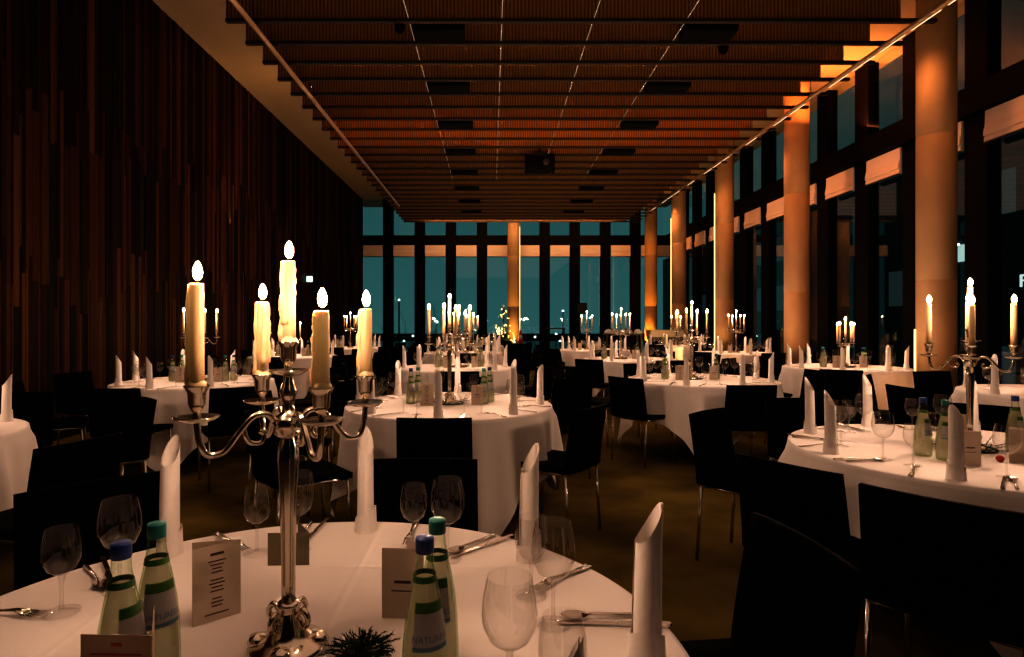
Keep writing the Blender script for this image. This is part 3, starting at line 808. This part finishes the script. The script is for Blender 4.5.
# key: x, y, name, first seat angle, cloth corner, candelabra (dx, dy, rot), detail level
TABLES = [
 ('A1', -0.384, 1.07, 'the foreground table', -2, 45, (0.010, 0.035, 38), 3),
 ('A2', -0.305, 4.36, 'the second middle table', -2, -68, (0.0, 0.0, 20), 2),
 ('A3', -0.47, 7.8, 'the third middle table', 6, 30, (0.05, 0, 30), 1),
 ('A4', -0.54, 11.4, 'the fourth middle table', 3, 10, (0.05, 0, 10), 0),
 ('A5', -0.45, 14.8, 'the last middle table', 10, 50, (0.0, 0, 40), 0),
 ('B1', 2.20, 2.78, 'the right foreground table', 4, -20, (0.033, 0.02, -36), 3),
 ('B2', 2.17, 6.2, 'the second aisle-side table', 14, -104, (-0.1, 0.0, 52), 2),
 ('B3', 2.2, 9.5, 'the third aisle-side table', 8, 20, (-0.15, 0.0, 15), 1),
 ('B4', 2.15, 12.6, 'the last aisle-side table', 0, 60, (-0.15, 0.0, 35), 0),
 ('C1', 4.8, 5.0, 'the nearest window-side table', 5, 40, (0.1, 0.0, 10), 1),
 ('C2', 4.6, 7.8, 'the second window-side table', 12, 70, (0.0, 0.0, 25), 2),
 ('C3', 4.6, 11.4, 'the third window-side table', 4, 15, (0.05, 0, 5), 0),
 ('C4', 4.55, 14.8, 'the last window-side table', 9, 30, (0.0, 0, 30), 0),
 ('L1', -3.30, 3.07, 'the left-edge table', 8, -30, (0.0, 0, 10), 1),
 ('L2', -2.96, 6.0, 'the second left-wall table', -8, -80, (0.05, 0, 40), 2),
 ('L3', -3.4, 10.3, 'the third left-wall table', 5, 20, (0.0, 0, 20), 0),
 ('L4', -3.2, 13.6, 'the last left-wall table', 0, 60, (0.0, 0, 45), 0),
]
TN = {k[0]: k for k in TABLES}
def put_glass(kind, x, y, near, label):
    g = GL[kind]
    if near:
        t = thing('wine_glass', label, 'glass', (x, y, TT+0.0082), 0, 'clear wine glasses on the tables')
        for p in ('bowl', 'stem', 'foot'): obj(p, g[p], t)
    else:
        tag(obj('wine_glass', g['one'], None, (x, y, TT+0.0082)), label, 'glass', 'clear wine glasses on the tables')
def put_knife(x, y, rz, label):
    t = thing('table_knife', label, 'knife', (x, y, TT+0.0085), rz, 'knives on the tables')
    obj('handle', KN[0], t); obj('blade', KN[1], t)
SKIP = set()
def ok(label): return label not in SKIP
rq = random.Random(11)
for ti, (key, tx, ty, T, a0, corner, cd, lod) in enumerate(TABLES):
    t = thing('round_table', 'round pedestal table under the white cloth of %s' % T, 'table', (tx, ty, 0), 0, 'round tables under white cloths')
    t['label'] = 'round banquet table under a long white cloth, %s' % T
    obj('tabletop', TBL['top'], t, (0, 0, TT-0.002)); obj('pedestal', TBL['col'], t); obj('foot_plate', TBL['base'], t)
    tag(obj('tablecloth', cloth_mesh(ti+1, corner), None, (tx, ty, TT)), 'white linen cloth draped over %s' % T, 'tablecloth', 'white tablecloths')
    for s in range(8):
        a = a0 + 45*s; ca, sa = math.cos(R(a)), math.sin(R(a)); D = dirw(a - a0 + (0.1 if a0 else 0))
        seat = '%s seat of %s' % (D, T)
        nx, ny = tx + 0.655*ca, ty + 0.655*sa
        vis = seen(nx, ny, 1.03 if key == 'A1' else 0.9, 40)
        if not vis and not (key == 'A1' and s == 4): continue
        l = 'white standing rolled napkin at the %s' % seat
        if ok(l) and vis: tag(obj('rolled_napkin', NAP[(s+ti) % 5], None, (nx, ny, TT+0.0082), R(a) + rq.uniform(-0.9, 0.9)), l, 'napkin', 'rolled napkins on the tables')
        for kind, da, rr in (('large', 15, 0.52), ('small', 28, 0.53)):
            j = rq.uniform(-1.5, 1.5); b = a + da + j; gx, gy = tx + rr*math.cos(R(b)), ty + rr*math.sin(R(b))
            if key == 'A1' and s == 7: gx, gy = {'large': (0.028, 0.935), 'small': (0.103, 0.87)}[kind]
            if not vis or not seen(gx, gy, 0.9, 40): continue
            l = '%s clear stemmed glass at the %s' % ({'large': 'larger', 'small': 'smaller'}[kind], seat)
            if ok(l): put_glass(kind, gx, gy, lod >= 2, l)
        if lod >= 2:
            # cutlery lies radially either side of the napkin, handles outwards
            tdx, tdy = -sa, ca
            l = 'steel knife right of the napkin at the %s' % seat
            q = rq.uniform(-4, 4)
            if ok(l) and seen(tx+0.6*ca+0.135*tdx, ty+0.6*sa+0.135*tdy): put_knife(tx+0.73*ca+0.135*tdx, ty+0.73*sa+0.135*tdy, R(a+180+q), l)
            l = 'steel fork left of the napkin at the %s' % seat
            if ok(l) and seen(tx+0.6*ca-0.14*tdx, ty+0.6*sa-0.14*tdy): tag(obj('table_fork', FK, None, (tx+0.725*ca-0.135*tdx, ty+0.725*sa-0.135*tdy, TT+0.008), R(a+180-q)), l, 'fork', 'forks on the tables')
            if lod == 3:
                l = 'steel spoon beside the knife at the %s' % seat
                if ok(l) and seen(tx+0.6*ca+0.18*tdx, ty+0.6*sa+0.18*tdy): tag(obj('table_spoon', SP, None, (tx+0.70*ca+0.175*tdx, ty+0.70*sa+0.175*tdy, TT+0.0085), R(a+180+q+6)), l, 'spoon', 'spoons on the tables')
    # bottles
    if key == 'A1': bs = [(-0.19, -0.14, 'blue', 'left pair, in front'), (-0.185, -0.05, 'teal', 'left pair, behind'), (0.278, -0.117, 'blue', 'right pair, in front'), (0.29, -0.03, 'teal', 'right pair, behind')]
    elif key == 'B1': bs = [(-0.265, -0.09, 'blue', 'left pair, behind'), (-0.23, -0.175, 'teal', 'left pair, in front'), (0.20, -0.03, 'blue', 'right pair, behind'), (0.29, -0.11, 'teal', 'right pair, in front')]
    else: bs = [(-0.28, 0.0, 'blue', 'left pair, in front'), (-0.24, 0.10, 'teal', 'left pair, behind'), (0.25, 0.0, 'teal', 'right pair, in front'), (0.29, 0.10, 'blue', 'right pair, behind')]
    for dx, dy, cp, w in bs:
        if key not in ('A1', 'B1'): dx += cd[0]
        if not seen(tx+dx, ty+dy, 0.9, 30): continue
        l = '%s-capped green glass water bottle on %s, %s' % (cp, T, w)
        if ok(l): make_bottle(tx+dx, ty+dy, cp, l, lod >= 2, {'blue': 0.45, 'teal': -0.15}[cp] + (0.9 if key == 'A1' and 'left' in w else 0))
    # cards
    if key == 'A1':
        make_card(MENU, -0.587, 1.177, 41, 'tall folded menu card left of the foreground candelabra', 28)
        make_card(TITLE, -0.222, 1.216, -4, 'upright cream title card right of the foreground candelabra', 55)
        make_card(NAME, -0.55, 1.475, 3, 'low card with painted-in shade behind the foreground candelabra', 60)
        make_card(TAN, -0.592, 0.865, -2, 'tan card with red print in front of the left bottles', 60)
    elif key == 'B1':
        make_card(TITLE, 1.95, 2.50, -4, 'tall card beside the left bottles on the right foreground table', 55)
        make_card(PLAIN, 2.26, 2.93, 4, 'blank card behind the candelabra on the right foreground table', 60)
        make_card(PLAIN, 2.20, 2.55, -10, 'blank card right of the candelabra on the right foreground table', 60)
    else:
        for dx, dy, kd, w in ((-0.20, -0.10, MENU, 'left'), (0.16, -0.06, TITLE, 'right')):
            dx += cd[0]; l = 'folded card %s of the candelabra on %s' % (w, T)
            if ok(l) and seen(tx+dx, ty+dy): make_card(kd if lod >= 2 else PLAIN, tx+dx, ty+dy, rq.uniform(-15, 15), l)
    # candelabra
    sc = 0.72 if key in ('C2', 'L3') else 1.0
    if key == 'A1': lens, rc, dr = [0.152, 0.137, 0.152, 0.176, 0.130], 0.0122, 4
    elif key in ('A2', 'B1'): lens, rc, dr = [0.20, 0.19, 0.205, 0.195, 0.185], 0.0118, 0
    else: lens, rc, dr = [0.21, 0.195, 0.185, 0.20, 0.19], 0.0105, 0
    if key == 'A1': pass
    near = lod >= 2
    Pw = {'A1': 0.45}.get(key, 1.0)
    candelabra(tx+cd[0], ty+cd[1], cd[2], T, lens, rc, sc, dr, near, Pw*PW if False else Pw*1.0)
    # greenery round the foot
    if key == 'A1':
        tag(obj('fir_sprig', garland_mesh(9, 0.0, 0.040, n=120, fine=0.6), None, (-0.235, 1.075, TT+0.009)), 'small dark fir sprig right of the foreground candelabra foot', 'sprig')
    elif lod >= 1:
        tag(obj('fir_garland', GAR[ti % 2], None, (tx+cd[0], ty+cd[1], TT+0.009)), 'dark fir garland round the candelabra foot on %s' % T, 'garland', 'fir garlands on the tables')
    if key == 'B1':
        o = obj('christmas_bauble', MB().lathe([(0.0, 0.0), (0.010, 0.003), (0.0155, 0.012), (0.0155, 0.018), (0.010, 0.027), (0.0, 0.030)], 16).mesh('christmas_bauble', M['red']), None, (tx-0.03, ty-0.22, TT+0.0085))
        tag(o, 'small red bauble beside the fir garland on the right foreground table', 'bauble')
    # chairs
    spec = {
     'A1': [(-0.262, 2.30, -90, 'far'), (-1.31, 1.98, -45, 'far left'), (0.737, 1.47, 186, 'right')],
     'A2': [(-0.315, 3.42, 90, 'near'), (0.60, 3.74, 143, 'near right')],
     'B1': [(1.14, 2.28, 32, 'left'), (1.36, 1.83, 40, 'near left'), (1.36, 3.52, -48, 'far left')],
     'B2': [(1.34, 5.72, 36, 'left'), (2.17, 5.02, 90, 'near')],
     'L1': [(-1.86, 2.70, 164, 'right')],
     'L2': [(-3.0, 4.78, 90, 'near'), (-2.06, 4.86, 125, 'near right')],
    }.get(key, [])
    done = set()
    for bx_, by_, fa, w in spec:
        done.add(w)
        ox, oy = bx_ + 0.25*math.cos(R(fa)), by_ + 0.25*math.sin(R(fa))
        dd = math.hypot(ox-tx, oy-ty); mn = 0.78 if key in ('A2', 'B2') else 0.94
        if dd < mn: ox, oy = tx + (ox-tx)*mn/dd, ty + (oy-ty)*mn/dd
        make_chair(ox, oy, fa, 'black upholstered chair on the %s side of %s' % (w, T))
    allow = {'A1': [], 'A2': [45, 90, 135, 180, 225], 'B1': [0, 45, 90], 'L1': [45, 90], 'B2': [0, 45, 90, 135, 180, 315], 'L2': [0, 45, 90, 135, 180, 225]}.get(key, range(0, 360, 45))
    if key in ('A2', 'B2', 'L2', 'B1') : pass
    for s in allow:
        w = dirw(s)
        if w in done: continue
        a = a0 + s; r = 1.13 + rq.uniform(-0.02, 0.05)
        ox, oy = tx + r*math.cos(R(a)), ty + r*math.sin(R(a))
        if not seen(ox, oy, 0.6, 20) or ox > 6.6 or ox < XL + 0.4: continue
        if any((ox-5.9)**2 + (oy-c)**2 < 0.62**2 for c in cy): continue
        if any(math.hypot(ox-p, oy-q) < 0.62 for p, q in CHPOS): continue
        l = 'black upholstered chair on the %s side of %s' % (w, T)
        if ok(l): make_chair(ox, oy, a + 180 + rq.uniform(-6, 6), l)

# ------------------------------------------------------------------ far end of the room
def fir_tree():
    t = thing('christmas_tree', 'small lit fir tree before the far column', 'tree', (0.40, 19.8, 0))
    part('pot', MB().lathe([(0.0, 0.0), (0.20, 0.0), (0.26, 0.40), (0.28, 0.42), (0.28, 0.48), (0.0, 0.46)], 20), M['black'], t)
    part('trunk', MB().tube([(0, 0, 0.44), (0, 0, 1.75)], [0.03, 0.008], 8), M['bark'], t)
    r = random.Random(3); m = MB()
    for k in range(420):
        q = r.random(); z = 0.62 + 1.18*q; rad = 0.36*(1-q)**0.9 + 0.02
        a = r.uniform(0, 2*PI); rr = rad*r.uniform(0.2, 1.0)
        p = Vector((rr*math.cos(a), rr*math.sin(a), z)); d = Vector((math.cos(a), math.sin(a), r.uniform(-0.2, 0.5))).normalized()
        s = d.cross(Vector((0, 0, 1))).normalized()
        L = r.uniform(0.06, 0.13)
        m.add([p - s*0.025, p + s*0.025, p + d*L], [(0, 1, 2)], False)
    part('foliage', m, M['fir_tree'], t)
    for k in range(46):
        q = r.random()**1.5; z = 0.64 + 1.15*q; rad = 0.36*(1-q)**0.9 + 0.05; a = r.uniform(PI, 2*PI)
        part('fairy_light', MB().lathe([(0.0, -0.014), (0.014, 0.0), (0.0, 0.014)], 6), M['fairy'], t, (rad*math.cos(a), rad*math.sin(a), z))
    part('star', MB().plate([((0.06 if i % 2 == 0 else 0.025)*math.sin(PI*i/5), (0.06 if i % 2 == 0 else 0.025)*math.cos(PI*i/5)) for i in range(10)], -0.01, 0.01, Matrix.Translation((0, 0, 1.85)) @ Matrix.Rotation(PI/2, 4, 'X')), M['white'], t)
    l = bpy.data.lights.new('tree_fill_light', 'POINT'); l.energy = 45; l.color = (1, 0.66, 0.25); l.shadow_soft_size = 0.2  # unseen lamp added before the tree to brighten its foliage
    o = bpy.data.objects.new('tree_fill_light', l); C.objects.link(o); o.location = (0.42, 19.15, 0.9)
fir_tree()
t = thing('black_cabinet', 'low black cabinet beside the lit fir tree', 'cabinet', (0.73, 18.7, 0))
bevel(part('carcass', MB().box((0, 0, 0.36), (0.46, 0.45, 0.60)), M['black'], t), 0.01)
for s in (-1, 1): part('door', MB().box((s*0.113, -0.232, 0.36), (0.215, 0.015, 0.56)), M['black'], t)
part('plinth', MB().box((0, 0.02, 0.03), (0.42, 0.40, 0.06)), M['grey'], t)
t = thing('christmas_figure', 'small red-capped decorative figure on the black cabinet', 'figure', (0.90, 18.66, 0.665))
part('body', MB().lathe([(0.0, 0.0), (0.09, 0.0), (0.085, 0.10), (0.055, 0.20), (0.0, 0.22)], 16), M['red'], t)
part('beard', MB().lathe([(0.0, 0.12), (0.045, 0.15), (0.06, 0.20), (0.05, 0.25), (0.0, 0.27)], 14, (0, -0.035, 0)), M['white'], t)
part('cap', MB().lathe([(0.065, 0.24), (0.05, 0.30), (0.02, 0.40), (0.0, 0.44)], 14), M['red'], t)
t = thing('bar_table', 'tall dark bar table by the far window', 'table', (2.1, 19.6, 0))
part('tabletop', MB().box((0, 0, 1.12), (0.56, 0.5, 0.04)), M['grey'], t)
for sx in (-1, 1):
    for sy in (-1, 1): part('leg', MB().box((sx*0.25, sy*0.2, 0.55), (0.035, 0.035, 1.1)), M['black'], t)
t = thing('loudspeaker', 'black loudspeaker on a pole stand before the far glass wall', 'loudspeaker', (2.98, 20.0, 0))
part('cabinet', MB().box((0, 0, 1.78), (0.36, 0.3, 0.36)), M['black'], t)
part('grille', MB().box((0, -0.155, 1.78), (0.31, 0.012, 0.31)), M['grey'], t)
part('pole', MB().tube([(0, 0, 0.3), (0, 0, 1.6)], 0.018, 8), M['black'], t)
for k in range(3):
    a = k*2*PI/3+0.4; part('leg', MB().tube([(0, 0, 0.45), (0.36*math.cos(a), 0.36*math.sin(a), 0.012)], 0.012, 6), M['black'], t)
t = thing('buffet_table', 'dark buffet table laden with a white draped spread near the far right corner', 'table', (3.97, 18.2, 0))
part('tabletop', MB().box((0, 0, 0.96), (1.1, 0.6, 0.04)), M['wood'], t)
part('modesty_panel', MB().box((0, 0.26, 0.6), (0.98, 0.03, 0.66)), M['black'], t)
for sx in (-1, 1):
    for sy in (-1, 1): part('leg', MB().box((sx*0.51, sy*0.26, 0.47), (0.045, 0.045, 0.94)), M['wood'], t)
r = random.Random(8)
LF = ['leftmost', 'second from the left', 'middle', 'second from the right', 'rightmost']
for k in range(5):
    m = MB(); n = 18; rings = []
    for (rr, z) in ((0.10, 0.0), (0.125, 0.01), (0.13, 0.04), (0.09, 0.09), (0.05, 0.13), (0.0, 0.14)): rings.append((rr, z))
    ph = r.uniform(0, 6)
    m.lathe(rings, n, wob=lambda a, q, ph=ph: 1 + 0.12*math.sin(3*a+ph+q))
    tag(obj('napkin_heap', m.mesh('napkin_heap', M['napkin']), None, (3.97-0.44+0.22*k, 18.1+0.22*(k % 2), 0.982)), 'crumpled white cloth heap on the buffet table, %s' % LF[k], 'cloth', 'white cloth heaps on the buffet')
t = thing('sideboard', 'sideboard with a pale top before the fourth window-row column', 'sideboard', (5.12, 17.7, 0))
part('worktop', MB().box((0, 0, 1.0), (0.98, 0.5, 0.20)), M['board'], t)
part('carcass', MB().box((0, 0.02, 0.495), (0.94, 0.44, 0.80)), M['wood'], t)
for s in (-1, 1):
    d_ = part('door', MB().box((s*0.235, -0.21, 0.49), (0.45, 0.02, 0.76)), M['wood'], t)
    part('handle', MB().tube([(s*0.06, -0.235, 0.75), (s*0.06, -0.235, 0.87)], 0.008, 6), M['chrome'], d_)
part('plinth', MB().box((0, 0.03, 0.05), (0.9, 0.4, 0.1)), M['black'], t)

# ------------------------------------------------------------------ outside
struct('ground', MB().box((10, 60, -3.1), (240, 200, 0.2)), M['ground'])
def bare_tree(x, y, h, seed, label):
    r = random.Random(seed); m = MB()
    def grow(p, d, L, rad, dep):
        pts = [p]; rs = [rad]; q = p; dd = d
        for k in range(4):
            dd = (dd + Vector((r.uniform(-1, 1), r.uniform(-1, 1), r.uniform(-0.4, 0.7)))*0.16).normalized()
            q = q + dd*L/4; pts.append(q); rs.append(rad*(1-0.13*(k+1)))
        m.tube(pts, rs, 5 if dep > 2 else 3, cap=False)
        if dep:
            for _ in range(3 if dep > 1 else 4):
                k = r.randint(1, 4)
                nd = (dd + Vector((r.uniform(-1, 1), r.uniform(-1, 1), r.uniform(-0.3, 0.8)))*0.85).normalized()
                grow(pts[k], nd, L*r.uniform(0.55, 0.8), rs[k]*0.55, dep-1)
    grow(Vector((0, 0, 0)), Vector((0, 0, 1)), h*0.4, 0.12, 5)
    tag(obj('bare_tree', m.mesh('bare_tree', M['bark']), None, (x, y, -3.0)), label, 'tree', 'bare trees outside')
bare_tree(-4.9, 28.0, 7.6, 1, 'bare leafless tree outside the leftmost far window panes')
bare_tree(-3.0, 31.0, 7.0, 2, 'bare leafless tree outside the third far window pane from the left')
def street_lamp(x, y, z, label, s=0.12):
    t = thing('street_lamp', label, 'street lamp', (x, y, -3.0), 0, 'street lamps outside')
    part('pole', MB().tube([(0, 0, 0), (0, 0, z+2.95)], 0.05, 6), M['bark'], t)
    part('lamp_head', MB().lathe([(0.0, -s), (s, 0.0), (0.0, s)], 8), M['lamp'], t, (0, 0, z+3.0))
for i, (u, v, d) in enumerate(((399, 300, 36), (413, 336, 45), (404, 341, 60), (563, 311, 60), (560, 341, 50), (590, 318, 70), (437, 322, 70), (556, 334, 66), (535, 337, 70), (470, 324, 80))):
    street_lamp((u-CX)*d/F, d, CAMZ-(v-CY)*d/F, 'small white street lamp glowing outside the far glass wall, %s from the left' % ORD[[399, 404, 413, 437, 470, 535, 556, 560, 563, 590].index(u)], 0.075*d/40)
def building(x0, x1, y, h, cols, rows, seed, label, lit, z0=-3.0, lab=None, face='y', depth=8.0, sign=None):
    t = thing('office_building', label, 'building', ((x0+x1)/2, y, z0))
    W = x1-x0
    if face == 'y': part('walls', MB().box((0, depth/2, h/2), (W, depth, h)), M['far'], t)
    else: part('walls', MB().box((depth/2, 0, h/2), (depth, W, h)), M['far'], t)
    r = random.Random(seed)
    for i in range(cols):
        for j in range(rows):
            if r.random() > 0.55 and (i, j) not in lit: continue
            u = -W/2 + W*(i+0.5)/cols; v = 0.8 + (h-1.2)*(j+0.5)/rows
            dd = (W/cols*0.42, (h-1.2)/rows*0.5)
            mt = M['farwin'] if (i, j) in lit else M['dimwin']
            if face == 'y': part('window', MB().box((u, -0.03, v), (dd[0], 0.05, dd[1])), mt, t)
            else: part('window', MB().box((-0.03, u, v), (0.05, dd[0], dd[1])), mt, t)
    return t
building(-40, 40, 130, 1.5, 40, 1, 4, 'long low dark building on the far skyline outside', set())
building(-30, 30, 24, 11.5, 20, 3, 7, 'dark office block across the street outside the right glass wall', {(1, 1)}, face='x', depth=10.0).location = (20.0, 40.0, -3.0)
ob = [o for o in C.objects if o.get('label', '').startswith('dark office block across')][0]
part('window', MB().box((0, 0, 0), (0.06, 0.62, 0.72)), M['farwin'], ob, (-0.05, 25.55-40.0, 4.24+3.0))
part('window', MB().box((0, 0, 0), (0.07, 0.30, 0.07)), M['lamp'], ob, (-0.06, 25.75-40.0, 4.62+3.0))
t = thing('letter_sign', 'white glowing letter F on the dark building outside at the right edge', 'sign', (19.86, 22.40, 2.64))
part('letter', MB().box((0, 0.10, 0.23), (0.05, 0.07, 0.46)).box((0, -0.03, 0.43), (0.05, 0.22, 0.07)).box((0, -0.01, 0.24), (0.05, 0.18, 0.06)), M['sign'], t)
part('backplate', MB().box((0.055, 0, 0.23), (0.06, 0.5, 0.6)), M['far'], t)

# ------------------------------------------------------------------ light
FILL, BAFFLE_FILL = 130, 165
def area(loc, target, sx, sy, w, col, spread=180):
    l = bpy.data.lights.new('strip_or_fill_light', 'AREA'); l.shape = 'RECTANGLE'; l.size = sx; l.size_y = sy; l.energy = w; l.color = col; l.spread = R(spread)
    o = bpy.data.objects.new('strip_or_fill_light', l); C.objects.link(o); o.location = loc
    d = Vector(target) - Vector(loc); o.rotation_euler = d.to_track_quat('-Z', 'Y').to_euler()
    return o
def spot(loc, target, w, col, ang=60, blend=0.6, r=0.04):
    l = bpy.data.lights.new('uplight_or_fill_spot', 'SPOT'); l.energy = w; l.color = col; l.spot_size = R(ang); l.spot_blend = blend; l.shadow_soft_size = r
    o = bpy.data.objects.new('uplight_or_fill_spot', l); C.objects.link(o); o.location = loc
    o.rotation_euler = (Vector(target) - Vector(loc)).to_track_quat('-Z', 'Y').to_euler()
# strips on the right-hand tube: up on to the concrete ceiling, and out on to columns, blinds and facade
area((5.20, 11.0, CAMZ+3.74), (5.6, 11.0, 9), 0.05, 17.0, 480, (1.0, 0.30, 0.08), 160)
for k in range(8):
    spot((5.10, 5.4+2.2*k, CAMZ+3.40), (6.6, 5.9+2.2*k, CAMZ+1.6), [22, 34, 56, 60, 60, 60, 60, 60][k], (1.0, 0.38, 0.14), 130, 1.0, 0.05)
area((-2.95, 11.5, CAMZ+3.62), (-3.9, 11.5, CAMZ+4.74), 0.05, 17.0, 26, (1.0, 0.52, 0.20), 110)  # unseen light added along the left edge to brighten the slab
area((1.0, 21.6, CAMZ+3.55), (1.0, 23.4, CAMZ+2.6), 7.0, 0.05, 45, (1.0, 0.50, 0.22))  # unseen light added at the canopy's far end for the far blinds
# soft unseen fill added below the canopy to lift the tables
area((0.9, 9.0, ZC-0.08), (0.9, 9.0, 0), 7.4, 22.0, FILL, (1.0, 0.64, 0.46))
# unseen spots added over the aisles, aimed up to brighten the copper baffles
for x in (-1.9, 0.85, 3.4):
    for y in (2.6, 6.2, 9.8, 13.2):
        spot((x, y, 1.0), (x*0.9+0.2, y+5.0, ZC+0.2), BAFFLE_FILL*(1.5 if x > 3 else 1.0), (1.0, 0.58, 0.29), 75, 1.0, 0.05)
for k, c in enumerate(cy):
    spot((4.55, c-2.2, 0.05), (5.75, c-0.15, 2.6), [45, 110, 150, 120, 100][k], [(1, 0.40, 0.13), (1, 0.46, 0.20), (1, 0.55, 0.20), (1, 0.64, 0.34), (1, 0.42, 0.10)][k], 110, 1.0)
spot((5.45, cy[4]-0.5, 0.05), (5.80, cy[4]-0.15, 1.8), 420, (1, 0.36, 0.05), 80, 1.0)
spot((0.75, 21.6, 0.05), (0.82, 22.3, 3), 260, (1, 0.52, 0.13), 80, 1.0)

w = bpy.data.worlds.new('dusk'); bpy.context.scene.world = w; w.use_nodes = True
nt = w.node_tree; nt.nodes.clear()
out = N(nt, 'ShaderNodeOutputWorld'); bg = N(nt, 'ShaderNodeBackground', Strength=1.0)
tc = N(nt, 'ShaderNodeTexCoord'); sp = N(nt, 'ShaderNodeSeparateXYZ'); cr = N(nt, 'ShaderNodeValToRGB')
nt.links.new(tc.outputs['Generated'], sp.inputs[0]); nt.links.new(sp.outputs[2], cr.inputs[0])
e = cr.color_ramp.elements
e[0].position = 0.0; e[0].color = (0.046, 0.128, 0.128, 1)
e[1].position = 0.5; e[1].color = (0.022, 0.072, 0.076, 1)
k = cr.color_ramp.elements.new(0.12); k.color = (0.038, 0.112, 0.114, 1)
mr = N(nt, 'ShaderNodeMapRange'); mr.inputs[1].default_value = 0.28; mr.inputs[2].default_value = 0.62; mr.inputs[3].default_value = 1.0; mr.inputs[4].default_value = 0.22
nt.links.new(sp.outputs[0], mr.inputs[0]); nt.links.new(mr.outputs[0], bg.inputs['Strength'])   # the afterglow lies ahead; the sky to the right is darker
nt.links.new(cr.outputs[0], bg.inputs[0]); nt.links.new(bg.outputs[0], out.inputs[0])

cam = bpy.data.cameras.new('camera'); co = bpy.data.objects.new('camera', cam); C.objects.link(co)
co.location = (0, 0, CAMZ); co.rotation_euler = (PI/2, 0, 0)
cam.sensor_width = 36; cam.lens = F/1024*36
cam.shift_x = (512-CX)/1024; cam.shift_y = -(328.5-CY)/1024
cam.clip_start = 0.05; cam.clip_end = 400
sc = bpy.context.scene; sc.camera = co
sc.view_settings.view_transform = 'Standard'
try: sc.view_settings.look = 'High Contrast'
except Exception as ex: print(ex)
sc.view_settings.exposure = 0.0
sc.cycles.transparent_max_bounces = 24
sc.cycles.max_bounces = 8
sc.cycles.sample_clamp_indirect = 4.0
sc.cycles.caustics_reflective = False; sc.cycles.caustics_refractive = False
